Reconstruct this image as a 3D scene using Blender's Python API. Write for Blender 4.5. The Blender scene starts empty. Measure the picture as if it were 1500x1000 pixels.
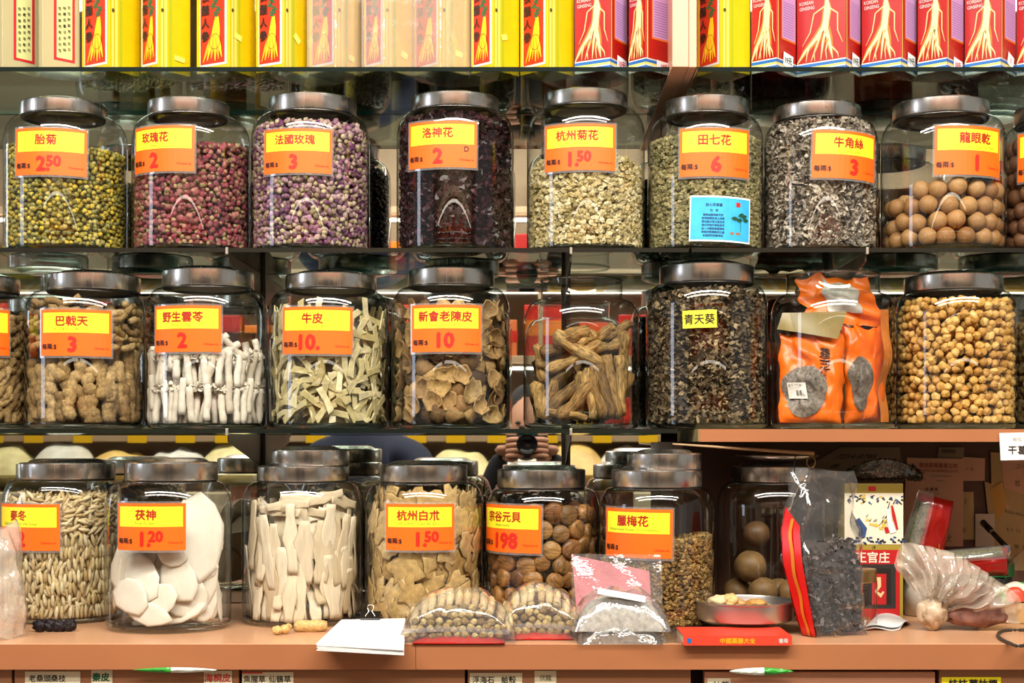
import bpy, bmesh, math, random
import numpy as np
from mathutils import Vector, Matrix, noise as mnoise
random.seed(7); RS = np.random.RandomState(11)
PI = math.pi
SC = bpy.context.scene
COL = SC.collection
# ------------------------------------------------------------------ camera, world, lights, exposure
F = 2150.0; CX = 772.0; CY = 650.0; DC = 2.15; ZC = 1.5     # focal length in px, principal point, distance to y=0, eye height
cam = bpy.data.objects.new('camera', bpy.data.cameras.new('camera')); COL.objects.link(cam)
cam.data.sensor_width = 36; cam.data.lens = 36 * F / 1500
cam.data.shift_x = -(CX - 750) / 1500; cam.data.shift_y = (CY - 500) / 1500
cam.location = (0, -DC, ZC); cam.rotation_euler = (PI / 2, 0, 0); cam.data.clip_start = 0.02
SC.camera = cam
SC.view_settings.view_transform = 'Standard'; SC.view_settings.look = 'None'
SC.view_settings.gamma = 1; SC.view_settings.use_curve_mapping = False
SC.view_settings.exposure = 0.43
SC.cycles.transparent_max_bounces = 24; SC.cycles.max_bounces = 7; SC.cycles.glossy_bounces = 4
SC.cycles.diffuse_bounces = 2; SC.cycles.sample_clamp_indirect = 4
SC.cycles.caustics_reflective = False; SC.cycles.caustics_refractive = False
W = bpy.data.worlds.new('world'); SC.world = W; W.use_nodes = True
W.node_tree.nodes['Background'].inputs[0].default_value = (1, .96, .88, 1)
W.node_tree.nodes['Background'].inputs[1].default_value = .24
def area(name, loc, rot, sx, sy, power, col=(1, .96, .9)):
    l = bpy.data.lights.new(name, 'AREA'); l.shape = 'RECTANGLE'; l.size = sx; l.size_y = sy; l.energy = power; l.color = col
    o = bpy.data.objects.new(name, l); COL.objects.link(o); o.location = loc; o.rotation_euler = rot; return o
area('ceiling_tube_or_fill', (0, -1.45, 2.93), (math.radians(30), 0, 0), 3.2, .16, 66, (1, .95, .86))
area('ceiling_tube_or_fill', (0, -2.05, 2.93), (math.radians(28), 0, 0), 3.6, .25, 30, (1, .95, .86))
area('ceiling_tube_or_fill', (0, -3.5, 2.93), (math.radians(-25), 0, 0), 4.6, .2, 62, (1, .95, .86))  # fill lamp added to brighten the opposite display seen in the mirror
area('shop_window_light', (-3.6, -1.15, 1.95), (math.radians(90), 0, math.radians(-72)), .5, 1.3, 8, (.78, .84, 1))

def PX(px, py, D):                                            # a place at distance D along the view seen at that pixel
    return Vector(((px - CX) * D / F, D - DC, ZC + (CY - py) * D / F))
# ------------------------------------------------------------------ materials
def lin(c): return tuple((x / 12.92 if x <= .04045 else ((x + .055) / 1.055) ** 2.4) for x in c)
def hexc(h): h = h.lstrip('#'); return lin(tuple(int(h[i:i + 2], 16) / 255 for i in (0, 2, 4))) + (1,)
MATS = {}
def newmat(name):
    m = bpy.data.materials.new(name); m.use_nodes = True; nt = m.node_tree
    for n in list(nt.nodes): nt.nodes.remove(n)
    out = nt.nodes.new('ShaderNodeOutputMaterial'); MATS[name] = m
    return m, nt, out
def mat(name, col, rough=.5, metal=0, bump=0, bscale=200, vary=0, vscale=8, spec=.5, emit=0):
    if name in MATS: return MATS[name]
    m, nt, out = newmat(name); N = nt.nodes; L = nt.links
    b = N.new('ShaderNodeBsdfPrincipled'); L.new(b.outputs[0], out.inputs[0])
    c = hexc(col) if isinstance(col, str) else col
    b.inputs['Base Color'].default_value = c; b.inputs['Roughness'].default_value = rough; b.inputs['Metallic'].default_value = metal
    b.inputs['Specular IOR Level'].default_value = spec
    if vary:
        tc = N.new('ShaderNodeTexCoord'); no = N.new('ShaderNodeTexNoise'); no.inputs['Scale'].default_value = vscale; no.inputs['Detail'].default_value = 5
        L.new(tc.outputs['Object'], no.inputs[0]); r = N.new('ShaderNodeValToRGB')
        r.color_ramp.elements[0].position = .3; r.color_ramp.elements[1].position = .7
        r.color_ramp.elements[0].color = tuple(x * (1 - vary) for x in c[:3]) + (1,)
        r.color_ramp.elements[1].color = tuple(min(1, x * (1 + vary)) for x in c[:3]) + (1,)
        L.new(no.outputs[0], r.inputs[0]); L.new(r.outputs[0], b.inputs['Base Color'])
    if bump:
        tc = N.new('ShaderNodeTexCoord'); no = N.new('ShaderNodeTexNoise'); no.inputs['Scale'].default_value = bscale
        L.new(tc.outputs['Object'], no.inputs[0]); bp = N.new('ShaderNodeBump'); bp.inputs['Strength'].default_value = bump; bp.inputs['Distance'].default_value = .002
        L.new(no.outputs[0], bp.inputs['Height']); L.new(bp.outputs[0], b.inputs['Normal'])
    if emit:
        b.inputs['Emission Color'].default_value = c; b.inputs['Emission Strength'].default_value = emit
    return m
def organic(name, cols, mott_ao=.35, nscale=350, bump=.5, rough=.65, stretch=None, trans=0, spec=.4):
    """piece to piece colour from object and island randomness, fine mottling with painted crevice shade, bump"""
    if name in MATS: return MATS[name]
    m, nt, out = newmat(name); N = nt.nodes; L = nt.links
    b = N.new('ShaderNodeBsdfPrincipled'); L.new(b.outputs[0], out.inputs[0])
    b.inputs['Roughness'].default_value = rough; b.inputs['Specular IOR Level'].default_value = spec
    oi = N.new('ShaderNodeObjectInfo'); ge = N.new('ShaderNodeNewGeometry')
    ad = N.new('ShaderNodeMath'); ad.operation = 'ADD'; L.new(oi.outputs['Random'], ad.inputs[0]); L.new(ge.outputs['Random Per Island'], ad.inputs[1])
    fr = N.new('ShaderNodeMath'); fr.operation = 'FRACT'; L.new(ad.outputs[0], fr.inputs[0])
    r = N.new('ShaderNodeValToRGB'); els = r.color_ramp.elements
    while len(els) < len(cols): els.new(.5)
    for i, c in enumerate(cols): els[i].position = i / (len(cols) - 1); els[i].color = hexc(c)
    L.new(fr.outputs[0], r.inputs[0])
    tc = N.new('ShaderNodeTexCoord'); src = tc.outputs['Object']
    if stretch:
        mp = N.new('ShaderNodeMapping'); mp.inputs['Scale'].default_value = stretch; L.new(src, mp.inputs[0]); src = mp.outputs[0]
    no = N.new('ShaderNodeTexNoise'); no.inputs['Scale'].default_value = nscale; no.inputs['Detail'].default_value = 3
    L.new(src, no.inputs[0])
    mr = N.new('ShaderNodeMapRange'); mr.inputs[1].default_value = .3; mr.inputs[2].default_value = .7
    mr.inputs[3].default_value = 1 - mott_ao; mr.inputs[4].default_value = 1 + mott_ao * .7; L.new(no.outputs[0], mr.inputs[0])  # mottling; its dark end also paints shade into the bump hollows
    mx = N.new('ShaderNodeVectorMath'); mx.operation = 'SCALE'; L.new(r.outputs[0], mx.inputs[0]); L.new(mr.outputs[0], mx.inputs['Scale'])
    L.new(mx.outputs[0], b.inputs['Base Color'])
    if bump:
        bp = N.new('ShaderNodeBump'); bp.inputs['Strength'].default_value = bump; bp.inputs['Distance'].default_value = .0015
        L.new(no.outputs[0], bp.inputs['Height']); L.new(bp.outputs[0], b.inputs['Normal'])
    return m
def thin(name, tint=(.97, .98, .97), edge=(.22, .25, .24), base=.07, gain=.93, rough=.0, haze=0, hazecol=(.9, .9, .9, 1), bump=0, bscale=30, power=4.5, epow=3.0):
    """a thin clear sheet: clear at its face, reflective and darker at grazing angles"""
    if name in MATS: return MATS[name]
    m, nt, out = newmat(name); N = nt.nodes; L = nt.links
    lw = N.new('ShaderNodeLayerWeight'); lw.inputs[0].default_value = .5
    def pw(p):
        q = N.new('ShaderNodeMath'); q.operation = 'POWER'; L.new(lw.outputs['Facing'], q.inputs[0]); q.inputs[1].default_value = p; return q
    f = pw(power); ma = N.new('ShaderNodeMath'); ma.operation = 'MULTIPLY_ADD'; ma.inputs[1].default_value = gain; ma.inputs[2].default_value = base; L.new(f.outputs[0], ma.inputs[0]); ma.use_clamp = True
    e = pw(epow); mc = N.new('ShaderNodeMix'); mc.data_type = 'RGBA'; L.new(e.outputs[0], mc.inputs['Factor'])
    mc.inputs['A'].default_value = tuple(tint) + (1,); mc.inputs['B'].default_value = tuple(edge) + (1,)
    t = N.new('ShaderNodeBsdfTransparent'); L.new(mc.outputs['Result'], t.inputs[0])
    g = N.new('ShaderNodeBsdfGlossy'); g.inputs['Roughness'].default_value = rough; g.inputs['Color'].default_value = (1, 1, 1, 1)
    s = N.new('ShaderNodeMixShader'); L.new(ma.outputs[0], s.inputs[0])
    if haze:
        d = N.new('ShaderNodeBsdfDiffuse'); d.inputs[0].default_value = hazecol
        h = N.new('ShaderNodeMixShader'); h.inputs[0].default_value = haze; L.new(t.outputs[0], h.inputs[1]); L.new(d.outputs[0], h.inputs[2]); L.new(h.outputs[0], s.inputs[1])
    else: L.new(t.outputs[0], s.inputs[1])
    L.new(g.outputs[0], s.inputs[2]); L.new(s.outputs[0], out.inputs[0])
    if bump:
        tc = N.new('ShaderNodeTexCoord'); no = N.new('ShaderNodeTexNoise'); no.inputs['Scale'].default_value = bscale; no.inputs['Detail'].default_value = 3
        L.new(tc.outputs['Object'], no.inputs[0]); bp = N.new('ShaderNodeBump'); bp.inputs['Strength'].default_value = bump; bp.inputs['Distance'].default_value = .01
        L.new(no.outputs[0], bp.inputs['Height']); L.new(bp.outputs[0], g.inputs['Normal'])
    return m
GLASS = thin('jar_glass', base=.06, edge=(.1, .12, .115), epow=5.5)
JARBASE = thin('jar_base_glass', tint=(.8, .84, .82), edge=(.1, .12, .11), base=.12)
SHEET = thin('shelf_glass', tint=(.86, .93, .9), edge=(.45, .6, .55), base=.09, gain=.85)
PLASTIC = thin('clear_plastic', base=.08, edge=(.7, .7, .7), haze=.07, bump=.3, bscale=45, power=2.5, rough=.08)
WRAP = thin('hazy_wrap', base=.12, edge=(.7, .65, .68), haze=.24, hazecol=(.98, .8, .8, 1), bump=.3, bscale=20, power=2.5, rough=.1)
MILKY = thin('milky_plastic', base=.1, edge=(.6, .58, .55), haze=.34, hazecol=(.86, .72, .58, 1), bump=.5, bscale=60, power=2.5, rough=.15)
LAMIN = thin('clear_laminate', base=.1, edge=(.8, .8, .8), haze=.18, hazecol=(.8, .75, .75, 1), power=3)
def steel():
    m, nt, out = newmat('brushed_steel'); N = nt.nodes; L = nt.links
    b = N.new('ShaderNodeBsdfPrincipled'); L.new(b.outputs[0], out.inputs[0]); b.inputs['Metallic'].default_value = 1
    tc = N.new('ShaderNodeTexCoord'); mp = N.new('ShaderNodeMapping'); mp.inputs['Scale'].default_value = (260, 260, 6); L.new(tc.outputs['Object'], mp.inputs[0])
    no = N.new('ShaderNodeTexNoise'); no.inputs['Scale'].default_value = 1; no.inputs['Detail'].default_value = 4; L.new(mp.outputs[0], no.inputs[0])
    r = N.new('ShaderNodeMapRange'); r.inputs[3].default_value = .14; r.inputs[4].default_value = .34; L.new(no.outputs[0], r.inputs[0]); L.new(r.outputs[0], b.inputs['Roughness'])
    b.inputs['Base Color'].default_value = (.66, .63, .59, 1)
    return m
STEEL = steel()
BLACKP = mat('black_rubber', '#15130f', .5)
ORANGE = mat('card_orange', '#fb6a0c', .45); YELLOW = mat('card_yellow', '#fff32c', .45)
INKRED = mat('ink_red', '#d01e06', .5); INKNAME = mat('ink_brown_red', '#b4260a', .5); INKBLK = mat('ink_black', '#1a120c', .5)
INKGRN = mat('ink_green', '#6f9a1e', .5); WHITE = mat('paper_white', '#f3f1ec', .6); CARDLIME = mat('card_lime', '#f3f05a', .45)
# ------------------------------------------------------------------ geometry kit
class G:                                                       # verts, loop indices, loop totals, material index, smooth
    def __init__(s, V, Fs, M=None, smooth=True):
        s.V = np.asarray(V, float).reshape(-1, 3)
        if isinstance(Fs, tuple): s.L, s.T = Fs
        else:
            s.L = np.array([i for f in Fs for i in f], int); s.T = np.array([len(f) for f in Fs], int)
        s.M = np.zeros(len(s.T), int) if M is None else (np.full(len(s.T), M, int) if np.isscalar(M) else np.asarray(M, int))
        s.S = np.full(len(s.T), smooth) if np.isscalar(smooth) else smooth
    def xf(s, A=None, t=(0, 0, 0)):
        V = s.V if A is None else s.V @ np.asarray(A, float).T
        return G(V + np.asarray(t, float), (s.L, s.T), s.M, s.S)
    def m(s, k): return G(s.V, (s.L, s.T), k, s.S)
def join(gs):
    gs = [g for g in gs if len(g.T)]
    o = np.cumsum([0] + [len(g.V) for g in gs])
    return G(np.vstack([g.V for g in gs]), (np.concatenate([g.L + k for g, k in zip(gs, o)]), np.concatenate([g.T for g in gs])),
             np.concatenate([g.M for g in gs]), np.concatenate([g.S for g in gs]))
def scatter(protos, which, A, P):
    """many transformed copies of the protos as one G.  A (n,3,3), P (n,3)"""
    out = []
    for k, p in enumerate(protos):
        ix = np.where(which == k)[0]
        if not len(ix): continue
        V = np.einsum('nij,vj->nvi', A[ix], p.V) + P[ix][:, None, :]
        nv = len(p.V); L = (p.L[None, :] + (np.arange(len(ix)) * nv)[:, None]).ravel()
        out.append(G(V.reshape(-1, 3), (L, np.tile(p.T, len(ix))), np.tile(p.M, len(ix)), np.tile(p.S, len(ix))))
    return join(out)
def mesh(name, g, mats, sharp=None):
    me = bpy.data.meshes.new(name)
    me.vertices.add(len(g.V)); me.vertices.foreach_set('co', g.V.ravel())
    me.loops.add(len(g.L)); me.loops.foreach_set('vertex_index', g.L.astype(np.int32))
    me.polygons.add(len(g.T)); st = np.concatenate([[0], np.cumsum(g.T)[:-1]])
    me.polygons.foreach_set('loop_start', st.astype(np.int32)); me.polygons.foreach_set('loop_total', g.T.astype(np.int32))
    me.polygons.foreach_set('material_index', g.M.astype(np.int32)); me.polygons.foreach_set('use_smooth', g.S.astype(bool))
    for m in (mats if isinstance(mats, (list, tuple)) else [mats]): me.materials.append(m)
    me.update(calc_edges=True)
    if sharp: me.set_sharp_from_angle(angle=math.radians(sharp))
    return me
def tag(o, label=None, cat=None, group=None, kind=None):
    for k, v in (('label', label), ('category', cat), ('group', group), ('kind', kind)):
        if v: o[k] = v
    return o
def obj(name, g, mats, parent=None, sharp=None, loc=None):
    o = bpy.data.objects.new(name, g if isinstance(g, bpy.types.Mesh) else mesh(name, g, mats, sharp)); COL.objects.link(o)
    if parent is not None: o.parent = parent
    if loc is not None: o.location = loc
    return o
def empty(name, loc, label, cat, group=None):
    o = bpy.data.objects.new(name, None); COL.objects.link(o); o.location = loc; o.empty_display_size = .02
    return tag(o, label, cat, group)
def box(x0, x1, y0, y1, z0, z1, k=0):
    V = [(x, y, z) for z in (z0, z1) for y in (y0, y1) for x in (x0, x1)]
    return G(V, [(0, 2, 3, 1), (4, 5, 7, 6), (0, 1, 5, 4), (2, 6, 7, 3), (0, 4, 6, 2), (1, 3, 7, 5)], k, False)
def bbox(x0, x1, y0, y1, z0, z1, b=.001, k=0):               # box with chamfered edges
    bm = bmesh.new(); bmesh.ops.create_cube(bm, size=1)
    for v in bm.verts: v.co = (x0 + (v.co.x + .5) * (x1 - x0), y0 + (v.co.y + .5) * (y1 - y0), z0 + (v.co.z + .5) * (z1 - z0))
    bmesh.ops.bevel(bm, geom=bm.edges[:], offset=b, segments=2, affect='EDGES', profile=.5)
    g = fromb(bm); g.M[:] = k; g.S[:] = False; return g
def fromb(bm):
    bm.verts.ensure_lookup_table(); bm.verts.index_update()
    g = G([v.co[:] for v in bm.verts], [[v.index for v in f.verts] for f in bm.faces]); bm.free(); return g
def ico(sub):
    bm = bmesh.new(); bmesh.ops.create_icosphere(bm, subdivisions=sub, radius=1); return fromb(bm)
ICO1, ICO2, ICO3 = ico(1), ico(2), ico(3)
def nz(v, s, off=0): return mnoise.noise(Vector((v[0] * s + off, v[1] * s + off * 1.7, v[2] * s - off)))
def blob(base, sx, sy, sz, amp=.2, fr=1.5, off=0):
    V = base.V.copy()
    for i, v in enumerate(V): V[i] = v * (1 + amp * nz(v, fr, off))
    return G(V * np.array([sx, sy, sz]), (base.L, base.T), base.M, base.S)
def lathe(prof, n=48, mats=None):
    V = []; Fs = []; M = []
    for r, z in prof:
        for i in range(n): a = 2 * PI * i / n; V.append((r * math.sin(a), -r * math.cos(a), z))
    for j in range(len(prof) - 1):
        for i in range(n):
            k = (i + 1) % n; Fs.append((j * n + i, j * n + k, (j + 1) * n + k, (j + 1) * n + i)); M.append(mats[j] if mats else 0)
    return G(V, Fs, M)
def disc(r, z, n=48, k=0):
    V = [(r * math.sin(2 * PI * i / n), -r * math.cos(2 * PI * i / n), z) for i in range(n)]; return G(V, [tuple(range(n))], k, False)
def tube(pts, rad, n=8, ridge=0, seed=0, caps=True):
    """tube along pts with a radius per point; ridge gives uneven cross sections"""
    pts = [Vector(p) for p in pts]; V = []; Fs = []
    ref = Vector((0, 1, .01)) if abs((pts[-1] - pts[0]).normalized().y) < .9 else Vector((1, 0, 0))
    for j, p in enumerate(pts):
        d = (pts[min(j + 1, len(pts) - 1)] - pts[max(j - 1, 0)]).normalized()
        a = d.cross(ref).normalized(); b = d.cross(a).normalized()
        for i in range(n):
            t = 2 * PI * i / n; r = rad[j] if hasattr(rad, '__len__') else rad
            if ridge: r *= 1 + ridge * mnoise.noise(Vector((math.cos(t) * 1.6 + seed, math.sin(t) * 1.6, j * .55 + seed * 3)))
            V.append(p + a * (r * math.cos(t)) + b * (r * math.sin(t)))
    for j in range(len(pts) - 1):
        for i in range(n):
            k = (i + 1) % n; Fs.append((j * n + i, j * n + k, (j + 1) * n + k, (j + 1) * n + i))
    if caps: Fs.append(tuple(reversed(range(n)))); Fs.append(tuple(range((len(pts) - 1) * n, len(pts) * n)))
    return G([v[:] for v in V], Fs)
def slab(out, th, bend=0, wob=0, seed=0, rim=0, twist=0):
    """flat piece with the outline in XZ, thickness along Y, bent and rippled; rim = material of its edge"""
    out = np.asarray(out, float); n = len(out); c = out.mean(0)
    rings = [c + (out - c) * f for f in (.45, .85)] + [out]
    def y(p): return bend * p[0] ** 2 + twist * p[0] * p[1] + wob * nz((p[0] * 40, 0, p[1] * 40), 1, seed)
    V = []; 
    for s, rs in ((-1, rings), (1, rings)):
        V.append((c[0], y(c) + s * th / 2, c[1]))
        for k, r in enumerate(rs):
            for p in r: V.append((p[0], y(p) + s * th / 2 * (1 if k < 2 else .55), p[1]))
    Fs = []; M = []; off = 1 + 3 * n
    for side in (0, 1):
        o = side * off
        for i in range(n):
            k = (i + 1) % n; f = [(o, o + 1 + i, o + 1 + k)]
            for q in range(2): f.append((o + 1 + q * n + i, o + 1 + (q + 1) * n + i, o + 1 + (q + 1) * n + k, o + 1 + q * n + k))
            if side: f = [tuple(reversed(t)) for t in f]
            Fs += f; M += [0, 0, rim]
    for i in range(n):
        k = (i + 1) % n; a = 1 + 2 * n; Fs.append((a + i, off + a + i, off + a + k, a + k)); M.append(rim)
    return G(V, Fs, M)
def outline(rx, rz, n=14, amp=.15, seed=0, fr=1.3):
    P = []
    for i in range(n):
        t = 2 * PI * i / n; r = 1 + amp * 2 * mnoise.noise(Vector((math.cos(t) * fr + seed, math.sin(t) * fr, seed * 2.3)))
        P.append((rx * r * math.cos(t), rz * r * math.sin(t)))
    return P
def sheet(fn, nu, nv, k=0):
    V = [fn(i / nu, j / nv) for j in range(nv + 1) for i in range(nu + 1)]
    Fs = [(j * (nu + 1) + i, j * (nu + 1) + i + 1, (j + 1) * (nu + 1) + i + 1, (j + 1) * (nu + 1) + i) for j in range(nv) for i in range(nu)]
    return G(V, Fs, k)
def rotz(a): c, s = math.cos(a), math.sin(a); return np.array([[c, -s, 0], [s, c, 0], [0, 0, 1.]])
def randrot(n):
    q = RS.normal(size=(n, 4)); q /= np.linalg.norm(q, axis=1)[:, None]; w, x, y, z = q.T
    return np.stack([1 - 2 * (y * y + z * z), 2 * (x * y - z * w), 2 * (x * z + y * w), 2 * (x * y + z * w), 1 - 2 * (x * x + z * z), 2 * (y * z - x * w),
                     2 * (x * z - y * w), 2 * (y * z + x * w), 1 - 2 * (x * x + y * y)], 1).reshape(n, 3, 3)
_T = {}
class FaceList(list): n = 0
def text(body, size, bold=0.0, align='CENTER', narrow=1.0):
    """flat lettering as (verts 2d, faces), centred on its own middle"""
    if not body.strip(): return np.zeros((0, 2)), []
    key = (body, bold, align)
    if key not in _T:
        cu = bpy.data.curves.new('lettering', 'FONT'); cu.body = body; cu.size = 1; cu.align_x = 'CENTER'; cu.resolution_u = 2
        o = bpy.data.objects.new('lettering', cu); COL.objects.link(o); bpy.context.view_layer.update()
        dg = bpy.context.evaluated_depsgraph_get(); me = bpy.data.meshes.new_from_object(o.evaluated_get(dg), depsgraph=dg)
        V = np.array([v.co[:2] for v in me.vertices]); Fs = [tuple(p.vertices) for p in me.polygons]
        bpy.data.objects.remove(o); bpy.data.curves.remove(cu); bpy.data.meshes.remove(me)
        if bold:                                               # heavier strokes: the glyph laid down again with small shifts
            b = min(bold, .045); n = len(V); sh = [(0, 0), (b, b * .4), (-b, -b * .4), (.2 * b, -b), (-.2 * b, b)]
            V = np.vstack([V + np.array(q) for q in sh]); Fs = FaceList([tuple(i + n * k for i in f) for k in range(5) for f in Fs]); Fs.n = n
        mid = (V.max(0) + V.min(0)) / 2; _T[key] = (V - mid, Fs)
    V, Fs = _T[key]; return V * size * np.array([narrow, 1]), Fs
def rect2(u0, u1, v0, v1, nu=1): 
    V = [(u0 + (u1 - u0) * i / nu, v) for v in (v0, v1) for i in range(nu + 1)]
    return np.array(V), [(i, i + 1, nu + 2 + i, nu + 1 + i) for i in range(nu)]
def strip2(pts, ws):
    V = []; n = len(pts)
    for i, p in enumerate(pts):
        a = np.array(pts[max(i - 1, 0)]); b = np.array(pts[min(i + 1, n - 1)]); d = (b - a) / (np.linalg.norm(b - a) + 1e-9); q = np.array([-d[1], d[0]]) * ws[i] / 2
        V += [np.array(p) - q, np.array(p) + q]
    return np.array(V), [(2 * i, 2 * i + 2, 2 * i + 3, 2 * i + 1) for i in range(n - 1)]
class Decal:                                                   # collects flat print and maps it onto a surface
    def __init__(s, fn): s.fn = fn; s.gs = []
    def add(s, vf, k, at=(0, 0), h=0, rot=0):
        V, Fs = vf
        if not len(Fs): return s
        c, sn = math.cos(rot), math.sin(rot); V = np.asarray(V) @ np.array([[c, sn], [-sn, c]]) + np.array(at)
        n = getattr(Fs, 'n', 0) or 10 ** 9; s.gs.append(G([s.fn(V[i][0], V[i][1], h + .00003 * (i // n)) for i in range(len(V))], list(Fs), k, False)); return s
    def g(s): return join(s.gs)
# ------------------------------------------------------------------ the setting and the shelves
PINK = mat('pink_laminate', '#a96b45', .38, vary=.07, vscale=5); BROWN = mat('brown_laminate', '#4a2b1c', .45, vary=.12, vscale=4)
PINKL = mat('pale_pink_laminate', '#e0a488', .4, vary=.04); PLY = mat('raw_ply_edge', '#a08a5c', .7, vary=.2, vscale=30)
EDGE = mat('green_glass_edge', '#0a1a16', .15); TEAL = mat('teal_glass_edge', '#0f6a5c', .2)
DARKW = mat('dark_wood', '#3a1c10', .5, vary=.2, vscale=6)
YM = .17                                                       # front of the back mirror
Z0, Z1, Z2, Z3 = 2.0263, 1.7737, 1.521, 1.248
struct = lambda name, g, m: tag(obj(name, g, m), kind='structure')
struct('floor', box(-3.9, 3.9, -4.6, 1.0, -.05, 0), mat('floor_tile', '#8d8378', .4, vary=.1))
struct('ceiling', box(-3.9, 3.9, -4.6, 1.0, 3.0, 3.05), mat('ceiling_white', '#8f8a7e', .8))
struct('wall_front', box(-3.9, 3.9, -4.6, -4.5, 0, 3.0), mat('wall_tan', '#b8a287', .8, vary=.1))
struct('wall_rear', box(-3.9, 3.9, .2, .3, 0, 3.0), mat('wall_brown', '#5c4433', .8))
struct('trim_1', join([bbox(.201, .2235, -.12, YM, Z0 - .005, 2.6, .0008), bbox(.224, .235, -.118, YM, Z0 - .005, 2.6, .0008)]), [PINKL])
MIR = mat('mirror_silver', (.70, .73, .69, 1), .015, 1)
m = empty('wall_mirror', (0, YM, 1.25), 'tall mirror covering the wall behind the glass shelves', 'mirror')
obj('mirror_pane', box(-1.3, .2115, 0, .012, 0, 1.3), MIR, m)
obj('mirror_pane', box(.2125, 1.3, 0, .012, .275, 1.3), MIR, m)
t = tag(obj('partition_panel', bbox(.2115, .226, -.02, YM, Z3, Z2 - .018, .0008), DARKW), 'dark wooden partition between the mirror and the right cupboard bay', 'panel')
bp = tag(obj('back_panel', box(.227, 1.3, .15, .168, Z3, Z2 - .018), BROWN), 'brown laminate back panel of the right bay behind pinned papers', 'panel')
def glass_shelf(x0, x1, ztop, label, y0=-.10):
    s = empty('glass_shelf', ((x0 + x1) / 2, (y0 + YM) / 2, ztop - .006), label, 'shelf', 'glass shelves in front of the mirror')
    ox, oy = (x0 + x1) / 2, (y0 + YM) / 2
    obj('glass_sheet', box(x0 - ox, x1 - ox, y0 + .002 - oy, YM - .004 - oy, .0003, .0057), SHEET, s)
    obj('front_edge', box(x0 - ox, x1 - ox, y0 - oy, y0 + .0015 - oy, 0, .006), EDGE, s)
    obj('rear_edge', box(x0 - ox, x1 - ox, YM - .0035 - oy, YM - .001 - oy, 0, .006), TEAL, s)
    return s
glass_shelf(-1.05, .199, Z0, 'top glass shelf carrying cream, yellow and red boxes left of the pillar')
glass_shelf(.238, 1.05, Z0, 'top glass shelf carrying mostly red boxes right of the pillar')
glass_shelf(-1.05, .226, Z1, 'upper jar shelf of clear glass, its long left pane')
glass_shelf(.230, 1.05, Z1, 'upper jar shelf of clear glass, its right pane')
glass_shelf(-1.05, .2105, Z2, 'lower jar shelf of clear glass ending at the pink shelf')
ws = empty('wooden_shelf', (.65, .02, Z2 - .018), 'pink laminated wooden shelf holding three jars on the right', 'shelf')
obj('board', bbox(.237 - .65, 1.05 - .65, -.118 - .02, .165 - .02, 0, .0175, .0008), [PLY], ws)
obj('front_edge', box(.239 - .65, 1.05 - .65, -.1205 - .02, -.1182 - .02, 0, .0175), PINK, ws)
STD = mat('standard_grey', '#4b443a', .4, .8)
def standard(px, z0, z1, zs, label):
    X = (px - CX) * 2.315 / F; s = empty('shelf_standard', (X, YM, z0), label, 'bracket rail', 'slotted rails on the mirror')
    slots = []; z = .02
    g = bbox(-.007, .007, -.008, 0, 0, z1 - z0, .0008)
    while z < z1 - z0 - .01: slots.append(box(-.0022, .0022, -.0085, -.0079, z, z + .011)); z += .022
    obj('rail', g, STD, s); tag(obj('rail_slot', join(slots), BLACKP, s), kind='stuff')
    for zz in zs:
        b = [(-.001, -.262), (-.001, -.01), (-.001, -.01)]
        V = [(-.0012, -.262, -.012), (-.0012, -.008, -.05), (-.0012, -.008, -.0005), (-.0012, -.262, -.0005)]
        V += [(.0012, y, z) for _, y, z in V]
        obj('bracket_arm', G(np.array(V) + np.array([0, 0, zz - z0 - .006]), [(0, 1, 2, 3), (7, 6, 5, 4), (0, 4, 5, 1), (1, 5, 6, 2), (2, 6, 7, 3), (3, 7, 4, 0)], 0, False), STD, s)
        obj('bracket_tip', bbox(-.0018, .0018, -.2735, -.268, zz - z0 - .009, zz - z0 + .0005, .0005), mat('clip_pale', '#b9b3a6', .3, .6), s)
standard(383, Z3 + .001, Z0 - .07, (Z2, Z1), 'slotted steel rail on the mirror left of the pale bar jar')
standard(829, Z3 + .001, Z0 - .07, (Z2, Z1), 'slotted steel rail on the mirror behind the lidless root jar')
standard(1213, Z2 + .001, Z0 - .07, (Z1,), 'slotted steel rail on the mirror behind the lidless packet jar')
# counter: worktop and drawers
YF = .252 * F / 293 - DC                                       # front edge of the worktop
wt = empty('worktop', (0, YF, Z3 - .032), 'long pink laminate worktop under the bottom row of jars', 'counter')
obj('board', bbox(-1.3, 1.3, .002, .198 - YF, 0, .032, .001), mat('worktop_laminate', '#cf9c76', .26, vary=.06, vscale=7), wt)
seam = (609 - CX) * (YF + DC) / F
obj('front_edge', box(-1.3, seam - .0004, -.001, .0019, 0, .0315), PINK, wt); obj('front_edge', box(seam + .0004, 1.3, -.001, .0019, 0, .0315), PINK, wt)
cab = empty('drawer_cabinet', (0, YF + .02, .0), 'pink laminate cabinet of herb drawers with handwritten tags', 'cabinet')
obj('carcass', box(-1.3, 1.3, .022, .15 - YF, 0, Z3 - .034), mat('cabinet_inside', '#1d120c', .8), cab)
YD = YF + .012; DD = YD + DC
DRAWF = mat('drawer_laminate', '#a36e4a', .42, vary=.06, vscale=5); DRAWP = mat('drawer_pale', '#cf9270', .4, vary=.05)
ztop = ZC + (CY - 979) * DD / F
drs = []
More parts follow.
